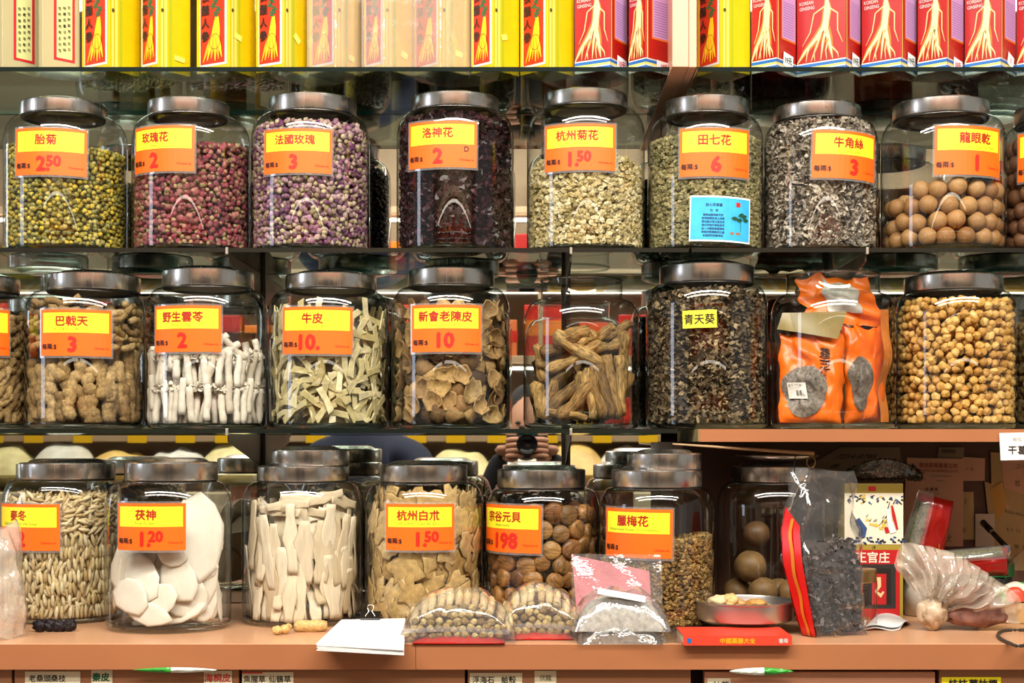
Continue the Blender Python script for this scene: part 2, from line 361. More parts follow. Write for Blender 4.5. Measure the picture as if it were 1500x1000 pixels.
for a, b, mm in ((-250, 17, DRAWF), (21, 350, DRAWF), (354, 681, DRAWF), (685, 1012, DRAWF), (1032, 1370, DRAWP), (1376, 1800, DRAWF)):
    xa, xb = (a - CX) * DD / F, (b - CX) * DD / F
    d = obj('drawer', bbox(xa, xb, 0, .02, -.26 if mm is DRAWF else -.2, 0, .001), mm, cab, loc=(0, YD - YF - .02, ztop - (.004 if mm is DRAWP else 0)))
    drs.append(d)
    h = obj('handle', bbox(-.04, .04, -.02, -.012, -.15, -.142, .002), STEEL, d); h.location.x = (xa + xb) / 2
def drawer_tag(d, x0, x1, y0, words, paper, ink, size=.011, strip=None, bold=.01):
    def fn(u, v, h): p = PX(u, v, DD); return (p.x, -.0006 - h - .0003, p.z - ztop + (.004 if d is drs[4] else 0))
    dc = Decal(fn); dc.add(rect2(x0, x1, 1012, y0), 0)
    n = len(words)
    if strip: dc.add(rect2(strip[0], strip[1], y0 + 2, y0), 2, h=.0003)
    for w, px in words:
        V, Fs = text(w, 1, bold); V = V * size * .9 * F / DD * np.array([1, -1]); dc.add((V, Fs), 1, (px, y0 + 10), .0004)
    g = dc.g(); g.L = g.L
    obj('paper_tag', g, [paper, ink, mat('tag_red', '#e0402a', .5)], d)
PAPER = mat('tag_paper', '#e3d6b4', .7, vary=.08, vscale=20)
drawer_tag(drs[1], 37, 118, 983, [('老桑頭', 59), ('桑枝', 86)], PAPER, INKBLK, .0105)
drawer_tag(drs[1], 134, 165, 981, [('秦皮', 148)], PAPER, mat('ink_dark_green', '#0d5a34', .5), .0125, bold=.03)
drawer_tag(drs[1], 299, 340, 982, [('海桐皮', 319)], PAPER, mat('ink_bright_red', '#d8342a', .5), .0125, bold=.02)
drawer_tag(drs[2], 355, 430, 984, [('魚腥草', 373), ('仙鶴草', 410)], PAPER, INKBLK, .0105, strip=(355, 385))
drawer_tag(drs[3], 688, 765, 985, [('浮海石', 708), ('蛤殼', 745)], PAPER, INKBLK, .0105)
drawer_tag(drs[3], 783, 815, 982, [('伏龍', 799)], PAPER, mat('ink_grey', '#8c8464', .6), .0085)
drawer_tag(drs[4], 1036, 1070, 993, [('杜', 1050), ('茸', 1062)], PAPER, INKBLK, .012)
drawer_tag(drs[5], 1379, 1466, 991, [('桂枝', 1403), ('薏枯梗', 1440)], mat('tag_yellow', '#f0dc0c', .6), INKBLK, .0135, bold=.03)
# ------------------------------------------------------------------ jars
JG = {1: 'glass jars on the upper jar shelf', 2: 'glass jars on the lower jar shelf', 3: 'glass jars on the worktop'}
ROWZ = {1: Z1, 2: Z2, 3: Z3}
class Jar: pass
def jar(row, px, w, lid, label, y=0.0, open_top=False, extra=None, n=64):
    """lid = (px, width, top py, bottom py)"""
    J = Jar(); J.D = DC + y; J.z = ROWZ[row]; J.x = (px - CX) * J.D / F; J.y = y
    J.R = w / 2 * J.D / F * .985
    lr = lid[1] / 2 * J.D / F * .985; J.H = PX(0, lid[2], J.D - lr).z - J.z; lh = (lid[3] - lid[2]) * (J.D - lr) / F
    if open_top: lh = .004
    nr = lr - (.003 if not open_top else .0005); ns = J.H - lh - (.0015 if not open_top else .026); J.nr = nr
    sh = .036; zs = ns - sh; R = J.R
    prof = [(0.001, .0004), (R - .014, .0004), (R - .005, .002), (R - .001, .007), (R, .014)]
    J.prof = prof + [(R, z) for z in np.linspace(.03, zs, 6)]
    for i in range(1, 11):
        a = PI / 2 * i / 10; J.prof.append((nr + .002 + (R - nr - .002) * math.cos(a) ** .8, zs + sh * math.sin(a) ** 1.1))
    J.prof += [(nr, ns + .004), (nr, J.H - .002)]
    J.zs, J.ns = zs, ns
    e = empty('glass_jar', (J.x, J.y, J.z), label, 'jar', JG[row]); J.e = e
    g = lathe(J.prof[3:], n, None)
    bs = join([lathe([(.0005, .006), (R - .012, .006), (R - .004, .009)], n, None), lathe([(.0005, .0006)] + J.prof[1:4], n)])
    obj('jar_body', g, GLASS, e); obj('jar_base', bs, JARBASE, e)
    if open_top:
        ring = [(nr + .0018 * math.cos(t), J.H - .002 + .0018 * math.sin(t)) for t in np.linspace(0, 2 * PI, 9)]
        obj('jar_rim', lathe(ring, n), JARBASE, e)
    else:
        lx = (lid[0] - px) * J.D / F; jarlid(e, lr, lh, (lx, 0, J.H), n)
        if extra:
            er = extra[1] / 2 * J.D / F * .985; eh = (extra[3] - extra[2]) * (J.D - er) / F
            s = empty('spare_lid', (J.x + (extra[0] - px) * J.D / F, J.y, J.z + J.H + .001), extra[4], 'lid', 'spare steel lids stacked on closed jars')
            jarlid(s, er, eh, (0, 0, eh), n)
    return J
LIDPALE = mat('lid_brightening_grey', '#b4aea2', .4)  # pale disc added under each lid to brighten its dark underside
def jarlid(e, lr, lh, at, n=64):
    b = -lh
    g = lathe([(lr - .003, b), (lr - .0006, b), (lr, b + .0012), (lr, -.0018), (lr - .001, -.0004), (lr - .003, .0002), (lr - .012, .0006),
               (lr - .016, .0035), (lr - .022, .0052), (lr - .026, .0056), (.0005, .0056)], n)
    l = obj('lid', g, STEEL, e, sharp=35, loc=at)
    obj('added_pale_disc', disc(lr - .006, -.0035, 32), LIDPALE, l)
    obj('gasket', lathe([(lr - .0015, b + .001), (lr - .0015, b - .0022), (lr - .006, b - .003), (lr - .006, b + .001)], n), BLACKP, l)
def r_in(J, h):
    h = max(h, .004); P = J.prof[3:]
    for (r0, z0), (r1, z1) in zip(P, P[1:]):
        if z0 <= h <= z1: return r0 + (r1 - r0) * (h - z0) / max(z1 - z0, 1e-6)
    return J.R if h < .01 else J.nr
TXTM = [ORANGE, YELLOW, INKNAME, INKGRN, INKBLK, INKRED]
def on_jar(J, u0, u1, v0, v1, tilt=0):
    """surface map for a card seen between those pixels; (u,v) in metres from the card's middle"""
    Df = J.D - J.R * .97
    def th(px):
        t = 0.0
        for _ in range(30):
            D = J.D - J.R * math.cos(t); s = ((px - CX) * D / F - J.x) / J.R; t = math.asin(max(-.97, min(.97, s)))
        return t
    a, b = th(u0), th(u1); tc = (a + b) / 2; zc = PX(0, (v0 + v1) / 2, J.D - J.R * math.cos(tc)).z - J.z
    wd = (b - a) * J.R; ht = (v1 - v0) * Df / F; c, s = math.cos(tilt), math.sin(tilt)
    def fn(u, v, h):
        uu, vv = u * c - v * s, u * s + v * c; t = tc + uu / J.R; r = J.R + .0006 + h
        return (r * math.sin(t), -r * math.cos(t), zc + vv)
    return fn, wd, ht
def card(J, box4, name, latin, price, tilt=-.0, namex=.5, pricex=.47, note=None, psize=.3):
    fn, w, h = on_jar(J, *[box4[i] for i in (0, 2, 1, 3)], tilt)
    def slabby(u0, u1, v0, v1, k, hh, n=14):
        d = Decal(fn); d.add(rect2(u0, u1, v0, v1, n), k, h=hh); return d.g()
    X = lambda f: (f - .5) * w; Y = lambda f: (.5 - f) * h
    lam = slabby(-w / 2 - .0025, w / 2 + .0025, -h / 2 - .003, h / 2 + .0025, 0, .0001)
    obj('laminate_film', lam, LAMIN, J.e)
    c = obj('label_card', slabby(-w / 2, w / 2, -h / 2, h / 2, 0, .0004), ORANGE, J.e)
    obj('name_panel', slabby(X(.04), X(.96), Y(.5), Y(.07), 0, .0006), YELLOW, c)
    d = Decal(fn)
    n = len(name); cs = h * .235
    d.add(text(name, cs, .028), 0, (X(namex), Y(.245)), .0009)
    if latin: d.add(text(latin, h * .075, .0), 1, (X(namex), Y(.43)), .0009)
    d.add(text('每兩:$', h * .13, .02), 2, (X(.14), Y(.80)), .0009)
    d.add(text('Chinese oz', h * .07, .0), 3, (X(.86), Y(.83)), .0009)
    obj('lettering', d.g(), [INKNAME, INKGRN, INKBLK, INKRED], c)
    if price:
        d = Decal(fn)
        if '.' in price and len(price) > 3:
            a, b = price.split('.'); d.add(text(a + '.', h * .42, .05), 0, (X(pricex - .07), Y(.76)), .0009); d.add(text(b, h * .31, .045), 0, (X(pricex + .07), Y(.70)), .0009)
        else: d.add(text(price, h * .44, .06), 0, (X(pricex), Y(.75)), .0009)
        if note: d.add(text(note, h * .16, .01), 1, (X(.86), Y(.6)), .0009)
        obj('price_lettering', d.g(), [INKRED, INKBLK], c)
# ------------------------------------------------------------------ filling
def frames(th, a):
    """matrices whose columns are side, inward normal, long axis; a leans the long axis away from upright"""
    th = np.asarray(th); a = np.asarray(a); nrm = np.stack([np.sin(th), -np.cos(th), 0 * th], 1); tan = np.stack([np.cos(th), np.sin(th), 0 * th], 1); up = np.array([0, 0, 1.])[None]
    lg = np.cos(a)[:, None] * up + np.sin(a)[:, None] * tan; sd = np.cos(a)[:, None] * tan - np.sin(a)[:, None] * up
    return np.stack([sd, -nrm, lg], 2)
def rotx(A, ang):                                              # extra lean about the piece's own side axis
    c, s = np.cos(ang), np.sin(ang); R = np.zeros((len(ang), 3, 3)); R[:, 0, 0] = 1; R[:, 1, 1] = c; R[:, 1, 2] = -s; R[:, 2, 1] = s; R[:, 2, 2] = c
    return np.einsum('nij,njk->nik', A, R)
def shell(J, z0, top, dz, du, jit=.3, depth=.004, dvar=.002, tmin=-PI, tmax=PI):
    """staggered places against the glass; top may be a number or a function of angle"""
    T, H, Dp = [], [], []; z = z0; row = 0
    topf = top if callable(top) else (lambda t: top)
    while z < .22:
        r = r_in(J, z) - depth; n = max(6, int(2 * PI * r / du))
        for i in range(n):
            t = -PI + 2 * PI * (i + (row % 2) * .5 + RS.uniform(-jit, jit)) / n; zz = z + RS.uniform(-jit, jit) * dz
            if tmin <= t <= tmax and zz < topf(t): T.append(t); H.append(max(zz, z0)); Dp.append(depth + RS.uniform(0, dvar))
        z += dz; row += 1
    return np.array(T), np.array(H), np.array(Dp)
def pts(J, T, H, Dp):
    r = np.array([r_in(J, h) for h in H]) - Dp; return np.stack([r * np.sin(T), -r * np.cos(T), H], 1)
def topdisc(J, z, du, rmax):
    P = []; r = 0
    while r < rmax:
        n = max(1, int(2 * PI * r / du))
        for i in range(n): t = 2 * PI * (i + RS.uniform(0, .8)) / n; P.append((r * math.sin(t), -r * math.cos(t), z + RS.uniform(-.3, .3) * du))
        r += du
    return np.array(P)
def core(J, r, z1, k=0): return join([lathe([(r, .008), (r, z1 * .5), (r * .98, z1)], 24), disc(r * .98, z1, 24)]).m(k)
def fill_stuff(J, name, protos, mats, size, top, label, cat, lean=None, layers=2, corek=0, dz=None, du=None, corer=None, jit=.4, sc=(.8, 1.2)):
    topf = top if callable(top) else (lambda t: top); dz = dz or size * .85; du = du or size * .95
    gs = []
    for k in range(layers):
        T, H, Dp = shell(J, size * .5 + .006, topf, dz * (1 + .15 * k), du * (1 + .15 * k), jit, size * (.55 + .75 * k), size * .35)
        P = pts(J, T, H, Dp); n = len(P)
        A = randrot(n) if lean is None else rotx(frames(T, RS.normal(0, lean, n)), RS.normal(0, .15, n))
        gs.append(scatterJ(J, protos, RS.randint(0, len(protos), n), A * RS.uniform(*sc, n)[:, None, None], P))
    zt = np.mean([topf(t) for t in np.linspace(-PI, PI, 16)]); zmin = min(topf(t) for t in np.linspace(-PI, PI, 16))
    P = topdisc(J, zt, size * .95, r_in(J, zt) - size * .8)
    for p in P: a = math.atan2(p[0], -p[1]); p[2] += (topf(a) - zt) * min(1, math.hypot(p[0], p[1]) / J.R)
    n = len(P); gs.append(scatterJ(J, protos, RS.randint(0, len(protos), n), randrot(n) * RS.uniform(*sc, n)[:, None, None], P))
    gs.append(core(J, corer or min(r_in(J, zt), J.R) - size * 1.9, min(zmin, zt) - size * .4, corek))
    o = obj(name, join(gs), mats, loc=(J.x, J.y, J.z)); tag(o, label, cat, kind='stuff'); return o
def fit(J, V, A, P, marg=.0028):
    """nudge pieces so that none of them passes through the glass"""
    P = P.copy(); zs = np.array([q[1] for q in J.prof[3:]]); rs = np.array([q[0] for q in J.prof[3:]])
    Wl = np.einsum('nij,vj->nvi', A, V)
    for _ in range(5):
        W = Wl + P[:, None, :]; r = np.hypot(W[..., 0], W[..., 1]); lim = np.interp(W[..., 2], zs, rs) - marg
        e = r - lim; k = e.argmax(1); ix = np.arange(len(P)); ex = np.maximum(0, e[ix, k]); d = W[ix, k, :2] / np.maximum(r[ix, k], 1e-6)[:, None]
        P[:, :2] -= d * ex[:, None] * 1.05; P[:, 2] += np.maximum(0, .0072 - W[..., 2].min(1)); P[:, 2] -= np.maximum(0, W[..., 2].max(1) - (J.H - .012))
    return P
def scatterJ(J, protos, which, A, P):
    P = P.copy()
    for k, p in enumerate(protos):
        ix = np.where(which == k)[0]
        if len(ix): P[ix] = fit(J, p.V, A[ix], P[ix])
    return scatter(protos, which, A, P)
def place(J, name, meshes, A, P, label, cat, group):
    """one object per piece"""
    which = RS.randint(0, len(meshes), len(P)); P = P.copy()
    for k, me in enumerate(meshes):
        ix = np.where(which == k)[0]
        if len(ix): V = np.zeros(len(me.vertices) * 3); me.vertices.foreach_get('co', V); P[ix] = fit(J, V.reshape(-1, 3), A[ix], P[ix])
    for i in range(len(P)):
        o = bpy.data.objects.new(name, meshes[which[i]]); COL.objects.link(o)
        M = np.eye(4); M[:3, :3] = A[i]; M[:3, 3] = P[i] + np.array([J.x, J.y, J.z]); o.matrix_world = Matrix(M.tolist())
        f_ = P[i][2] / max(.01, P[:, 2].max()); w_ = 'near the bottom' if f_ < .2 else 'low down' if f_ < .42 else 'halfway up' if f_ < .64 else 'high up' if f_ < .86 else 'on top'
        tag(o, label + ', ' + w_, cat, group)
# ------------------------------------------------------------------ small pieces
def petal_bud(sx, sz, off, leafy=True):                        # closed bud: petals above, green calyx below
    g = blob(ICO1, sx, sx, sz, .28, 2.2, off); cz = np.array([g.V[g.L[s:s + 3]].mean(0)[2] for s in range(0, len(g.L), 3)]); g.M = (cz < -.35 * sz).astype(int)
    return g
def curl(n, L, w, bend, tw, seed):
    V = []; Fs = []; p = np.zeros(3); a = seed
    for i in range(n + 1):
        a += bend * (1 + .6 * math.sin(seed * 3 + i)); b = tw * i + seed
        d = np.array([math.cos(a) * math.cos(b), math.sin(a) * math.cos(b), math.sin(b)]); s = np.cross(d, [0.3, .2, 1]); s /= np.linalg.norm(s) + 1e-6
        ww = w * (.5 + .5 * math.sin(PI * (i + .6) / (n + 1.2))); V += [p - s * ww / 2, p + s * ww / 2]; p = p + d * L / n
    V = np.array(V); V -= V.mean(0)
    return G(V, [(2 * i, 2 * i + 1, 2 * i + 3, 2 * i + 2) for i in range(n)], 0, False)
def fluff(r, off):                                             # ragged flower head
    g = blob(ICO2, r, r * .9, r * .7, .75, 3.2, off); g.S[:] = False; return g
# ================= upper jar row
J11 = jar(1, 97, 178, (93, 124, 140, 160), 'jar of olive and gold flower buds under the two cream boxes')
J12 = jar(1, 280.5, 173, (276, 118, 139, 161), 'jar of crimson rosebuds on the upper jar shelf')
J13 = jar(1, 455, 175, (458, 129, 133, 157), 'jar of purple and beige rosebuds on the upper jar shelf')
J14 = jar(1, 667, 174, (667, 130, 131, 152), 'jar of near-black dried roselle on the upper jar shelf')
J15 = jar(1, 858, 175, (857, 126, 126, 148), 'jar of cream dried chrysanthemum flowers on the upper jar shelf')
J16 = jar(1, 1033, 171, (1036, 123, 136, 160), 'jar of grey-green flower clusters with a blue picture card')
J17 = jar(1, 1202, 168, (1197, 128, 145, 166), 'jar of curly grey shavings filled to the neck')
J18 = jar(1, 1381, 182, (1378, 140, 138, 161), 'half-full jar of round brown dried longans with a wide steel lid')
J19 = jar(1, 1558, 176, (1554, 134, 145, 168), 'jar of dark brown dried longans cut off by the frame edge')
T1 = lambda py: PX(0, py, DC - .08).z
lev = lambda J, py: T1(py) - J.z
P_ = [petal_bud(.0042, .0042, i * 3.1) for i in range(6)]
fill_stuff(J11, 'chrysanthemum_buds', P_, [organic('bud_gold', ['#5c5a24', '#a88f2a', '#d6b93a', '#7d7a36', '#c9b768'], .5, 500), organic('bud_olive', ['#4c4a20', '#6b6a35', '#8a8650'], .4, 500)],
           .0080, lambda t: lev(J11, 208) - .006 * math.sin(t + .5), 'olive and gold chrysanthemum buds filling the first upper jar', 'flower buds')
P_ = [petal_bud(.0044, .0058, i * 2.7) for i in range(6)]
fill_stuff(J12, 'rose_buds', P_, [organic('bud_rose', ['#4e1a24', '#7c2c3a', '#9c4450', '#64262f', '#8f4e52', '#b07a68'], .4, 450), organic('bud_calyx', ['#8c7a4c', '#a89468', '#6a5c38'], .3, 500)],
           .0090, lambda t: lev(J12, 207) - .004 * math.cos(t * 2), 'crimson dried rosebuds filling the second upper jar', 'flower buds')
P_ = [petal_bud(.0042, .0060, i * 1.9) for i in range(6)]
fill_stuff(J13, 'rose_buds', P_, [organic('bud_purple', ['#4c2440', '#7d4468', '#a88092', '#c4a896', '#65385a', '#a08a64'], .4, 450), organic('bud_calyx2', ['#a39468', '#c2b48c', '#7c7048'], .3, 500)],
           .0086, lambda t: lev(J13, 176), 'purple and beige dried rosebuds filling the third upper jar', 'flower buds')
CR = [curl(5, .022, .010, .8 + .1 * i, .25 * i, i * 1.3) for i in range(8)]
fill_stuff(J14, 'roselle_petals', CR, [organic('roselle', ['#1a0a0c', '#33141a', '#241012', '#4a2228', '#150a0a'], .5, 250, rough=.35)], .0105, lev(J14, 166), 'near-black crumpled roselle petals filling their jar', 'dried petals', layers=2)
FL = [fluff(.0055, i * 2.3) for i in range(6)]
fill_stuff(J15, 'chrysanthemum_flowers', FL, [organic('mum_cream', ['#8a7a44', '#c9b684', '#e0d2a8', '#ab9860', '#d8c088'], .45, 400)], .0088, lambda t: lev(J15, 232) + .010 * math.cos(t * 1.5) , 'cream dried chrysanthemum heads loosely filling their jar', 'dried flowers')
FL = [fluff(.0048, i * 4.3) for i in range(6)]
fill_stuff(J16, 'flower_clusters', FL, [organic('tianqi', ['#5c5636', '#8a8258', '#a89c6c', '#6e683e', '#b0a070'], .45, 450)], .0078, lev(J16, 196), 'grey-green flower clusters behind the blue picture card', 'dried flowers')
CR = [curl(8, .034, .0056, .75 + .12 * i, .2 * i, i * .9) for i in range(8)]
fill_stuff(J17, 'horn_shavings', CR, [organic('shavings', ['#4a4038', '#9c8e7e', '#cabca8', '#7a6a5c', '#ddd2c0'], .35, 300)], .0088, lev(J17, 172), 'curly grey and beige shavings filling their jar', 'shavings', corek=0)
# longans
LONG = [mesh('longan', blob(ICO3, .0135, .0135, .0133, .03, 2.0, i), organic('longan_skin', ['#9a6f42', '#b08450', '#84592f', '#bd935f'], .15, 260, .25, .55)) for i in range(3)]
LONGD = [mesh('longan', blob(ICO3, .0132, .0132, .013, .03, 2.0, i + 5), organic('longan_dark', ['#6b442c', '#7f5436', '#573420'], .15, 260, .25, .55)) for i in range(2)]
def balls(J, name, meshes, r, top, label, cat, group, fillmat, front=1.75, fillg=None, layers=3, packed=.98, flabel=None, jit=.14):
    T, H, Dp = shell(J, r * .9 + .007, top, r * 1.78 * packed, r * 2.05 * packed, jit, r * 1.08, r * (.25 if jit < .2 else .8))
    P = pts(J, T, H, Dp); A = randrot(len(P)); vis = np.abs(T) < front
    place(J, name, meshes, A[vis], P[vis], label, cat, group)
    gs = [scatterJ(J, [fillg], np.zeros((~vis).sum(), int), A[~vis], P[~vis])] if (~vis).any() else []
    topf = top if callable(top) else (lambda t: top)
    for k in range(1, layers):
        T, H, Dp = shell(J, r + .008, (lambda t: topf(t) + (.002 if layers > 2 else 0)), r * 1.8, r * 2.05, .15, r * (1.05 + 1.85 * k), r * .2)
        if len(T): P = pts(J, T, H, Dp); gs.append(scatterJ(J, [fillg], np.zeros(len(P), int), randrot(len(P)), P))
    o = obj(name + '_heap', join(gs), fillmat, loc=(J.x, J.y, J.z)); tag(o, flabel, cat, kind='stuff')
balls(J18, 'dried_longan', LONG, .0135, lambda t: lev(J18, 268) + .008 * math.sin(t * 1.3 + .4), 'round brown dried longan in the half-full jar', 'dried fruit', 'dried longans in the wide-lidded jar',
      MATS['longan_skin'], fillg=blob(ICO2, .0135, .0135, .0133, .03, 2, 1), layers=4, flabel='brown longans deep inside the half-full jar')
balls(J19, 'dried_longan', LONGD, .0132, lev(J19, 190), 'dark brown dried longan in the jar at the frame edge', 'dried fruit', 'dark longans in the edge jar',
      MATS['longan_dark'], fillg=blob(ICO2, .0132, .0132, .013, .03, 2, 1), layers=2, front=1.6, flabel='dark longans deep inside the edge jar')
# cards of the upper row
card(J11, (24, 187, 127, 256), '胎菊', 'Chrysanthemum', '2.50', -.015, .46, .5)
card(J12, (199, 184, 285, 251), '玫瑰花', 'Rose', '2', -.01, .42, .42, None)
card(J13, (388, 188, 486, 253), '法國玫瑰', 'French Rose', '3', -.01, .48)
card(J14, (600, 177, 698, 245), '洛神花', 'Roselle (Hibiscus)', '2', -.01, .46, .47, 'D')
card(J15, (799, 181, 901, 249), '杭州菊花', 'Chrysanthemum', '1.50', -.005, .47, .5)
card(J16, (996, 187, 1096, 258), '田七花', 'Notoginseng Flower (Tian Qi Hua)', '6', -.01, .48, .5)
card(J17, (1190, 192, 1280, 262), '牛角絲', 'Cattle Horn Slice', '3', -.03, .5, .58)
card(J18, (1369, 184, 1463, 256), '龍眼乾', 'Dried Longan (Ping Guo Yuan)', '1', -.015, .56, .58)
card(J19, (1492, 190, 1590, 262), '龍眼乾', 'Dried Longan', '1', -.01)
# blue picture card
fn, w, h = on_jar(J16, 1010, 1098, 287, 354, -.03)
d = Decal(fn); d.add(rect2(-w / 2, w / 2, -h / 2, h / 2, 14), 0); c = obj('picture_card', d.g(), WHITE, J16.e)
d = Decal(fn); d.add(rect2(-w / 2 + .002, w / 2 - .002, -h / 2 + .0025, h / 2 - .0025, 14), 0, h=.0003)
d.add(text('田七花茶葉', .0048, .02), 1, (-.012, h * .30), .0006); d.add(text('功   效', .0042, .02), 1, (-.012, h * .18), .0006)
for k in range(7): d.add(text(['能降血壓清熱平肝', '安神助眠生津止渴茶', '用法每次取三至五克', '沸水沖泡代茶飲用可', '加入冰糖或蜂蜜調味', '存放於乾燥陰涼之處', '本品純天然無添加'][k], .0036, .02), 1, (-.013, h * (.08 - .075 * k)), .0006)
d.add(rect2(w * .22, w * .29, h * .28, h * .38), 2, h=.0006)
for cx, cy in ((.20, -.0), (.30, .08), (.40, -.02), (.28, -.03), (.36, .05)):
    for a in np.linspace(-2.6, -.5, 5) + (.4 if cy > 0 else 0):
        q = [(w * cx + math.cos(a) * s, h * cy + .004 + math.sin(a) * s) for s in (0, .003, .0065)]; d.add(strip2(q, [.0008, .0026, .0006]), 3, h=.0006)
d.add(strip2([(w * .3, h * .05), (w * .31, -h * .25)], [.0007, .0007]), 3, h=.0005); d.add(rect2(w * .13, w * .3, -h * .33, -h * .28), 4, h=.0006)
obj('printed_picture', d.g(), [mat('card_blue', '#3cb4ea', .4, vary=.12, vscale=60), mat('ink_navy', '#123a6a', .5), INKRED, mat('leaf_dark_green', '#0c4a2c', .5), mat('ink_brown', '#a8642c', .5)], c)
# ================= lower jar row
J20 = jar(2, -45, 174, (-38, 130, 400, 423), 'jar of tan ridged roots cut off by the frame edge on the lower shelf')
J21 = jar(2, 126, 175, (137, 136, 397, 421), 'jar of knobbly tan root chunks on the lower jar shelf')
J22 = jar(2, 303, 179, (305, 134, 391, 416), 'jar of white rolled sticks standing in two tiers')
J23 = jar(2, 482, 178, (485, 134, 397, 419), 'jar of pale yellow translucent bars on the lower jar shelf')
J24 = jar(2, 660, 176, (661, 128, 390, 414), 'jar of curved brown dried peel on the lower jar shelf')
J25 = jar(2, 852, 173, (854, 122, 403, 434), 'lidless glass jar two thirds full of long furrowed roots', open_top=True)
J26 = jar(2, 1035, 180, (1035, 140, 383, 409), 'jar of dark brown dried leaves with a small yellow label')
J27 = jar(2, 1220, 183, (1219, 138, 394, 430), 'lidless glass jar stuffed with orange herb packets', y=-.01, open_top=True)
J28 = jar(2, 1400, 176, (1396, 142, 398, 421), 'jar of small round yellow pieces on the pink shelf')
J29 = jar(2, 1576, 178, (1574, 140, 398, 421), 'jar of brown pieces cut off by the frame edge on the pink shelf')
def chunk(L, r, seed, n=8, segs=9):
    z = np.linspace(-L / 2, L / 2, segs); rr = [r * (.92 + .34 * mnoise.noise(Vector((seed, i * .8, 0))) + .07 * math.cos(i * 1.7 + seed)) for i in range(segs)]; rr[0] *= .7; rr[-1] *= .7
    return tube([(r * .22 * math.sin(i * .8 + seed), r * .15 * math.cos(i * .7 + seed), zz) for i, zz in enumerate(z)], rr, n, .16, seed)
ROOTM = organic('root_tan', ['#8a6c40', '#a58652', '#b89a68', '#7c5e36', '#94784a'], .4, 220, .9, .8)
def logs(J, name, meshes, segs, label, cat, group, fillproto=None, fillmat=None, inner=None, flabel=None, innertop=None, innerlean=.5):
    """segs: list of (z0, top, dz, du, leanmean, leanvar, depth, dvar)"""
    vis = []
    for z0, top, dz, du, lm, lv, dp, dv in segs:
        T, H, Dp = shell(J, z0, top, dz, du, .25, dp, dv); n = len(T)
        if not n: continue
        A = rotx(frames(T, lm + RS.normal(0, lv, n)), RS.normal(0, .1, n)); P = pts(J, T, H, Dp); v = np.abs(T) < 1.8
        place(J, name, meshes, A[v], P[v], label, cat, group)
        if fillproto is not None and (~v).any(): vis.append(scatterJ(J, [fillproto], np.zeros((~v).sum(), int), A[~v], P[~v]))
    if inner:
        T, H, Dp = shell(J, .02, innertop or inner[0], inner[1], inner[2], .3, inner[3], .006); n = len(T)
        vis.append(scatterJ(J, [fillproto], np.zeros(n, int), rotx(frames(T, RS.normal(0, innerlean, n)), RS.normal(0, .2, n)), pts(J, T, H, Dp)))
        vis.append(core(J, J.R - inner[3] - .018, inner[0] - .012))
    if vis: tag(obj(name + '_heap', join(vis), fillmat, loc=(J.x, J.y, J.z)), flabel, cat, kind='stuff')
MR = [mesh('root_chunk', chunk(.043 + .005 * i, .0092, i * 2.2, 10, 15), ROOTM) for i in range(5)]
ST = [mesh('root_chunk', chunk(.030, .0055, i * 3.2 + 1), ROOTM) for i in range(4)]
l21 = 'knobbly tan root chunk in the jar priced 3, lower shelf'
logs(J21, 'root_chunk', MR, [(.030, .100, .037, .0172, .05, .2, .0095, .010)], l21, 'root', 'tan root chunks in their jar', chunk(.045, .0085, 3), [ROOTM], None, 'tan root chunks at the back of their jar')
logs(J21, 'root_chunk', ST, [(.118, .182, .0125, .030, 1.45, .25, .008, .006)], l21, 'root', 'tan root chunks in their jar', chunk(.040, .0085, 4), [ROOTM], (.165, .03, .018, .036), 'tan root chunks deep inside their jar')
logs(J20, 'ridged_root', [mesh('ridged_root', chunk(.034, .0062, i * 1.7 + 9, 8, 11), ROOTM) for i in range(4)], [(.02, .165, .018, .015, .9, .4, .008, .005)], 'small ridged root in the jar at the frame edge', 'root', 'ridged roots in the edge jar',
     chunk(.034, .007, 2), [ROOTM], (.16, .03, .02, .02), 'ridged roots deep inside the edge jar')
# white rolled sticks
WST = organic('poria_white', ['#dcd2c0', '#e8dfcf', '#cec1ab', '#e4dac8'], .14, 150, .35, .7)
WSM = [mesh('white_stick', tube([(.0006 * math.sin(i + k), .0006 * math.cos(i * 1.3 + k), -.026 + .0065 * i) for i in range(9)], [.0046] + [.0053 + .0004 * math.sin(i * 2 + k) for i in range(7)] + [.0046], 9, .12, k), WST) for k in range(4)]
sp = tube([(0, 0, -.025), (0, 0, .025)], .0055, 7)
logs(J22, 'white_stick', WSM, [(.033, .06, .2, .0112, 0, .06, .0068, .002)], 'chalk-white rolled stick standing in the two-tier jar', 'herb stick', 'white rolled sticks in their jar', sp, [WST], None, 'white sticks at the back of their jar')
logs(J22, 'white_stick', WSM, [(.086, .11, .2, .0125, .05, .1, .0068, .003)], 'chalk-white rolled stick standing in the two-tier jar', 'herb stick', 'white rolled sticks in their jar', sp, [WST], (.108, .05, .013, .020), 'white sticks deep inside their jar', innerlean=.1)
n = 8; T = np.linspace(-.55, .7, n); place(J22, 'white_stick', WSM, frames(T, np.array([1.2, -1.0, .9, 1.4, -1.2, .8, 1.1, -.9])), pts(J22, T, .116 + .006 * np.sin(T * 9), np.full(n, .009)), 'chalk-white rolled stick lying across the top tier', 'herb stick', 'white sticks lying on top')
BITS = [slab(outline(.0045, .003, 7, .3, i), .0014, 0, .0005, i) for i in range(5)]
T, H, Dp = shell(J22, .055, .066, .006, .006, .4, .007, .004); T2, H2, D2 = shell(J22, .1, .114, .006, .007, .4, .007, .006)
T = np.r_[T, T2]; H = np.r_[H, H2]; Dp = np.r_[Dp, D2]
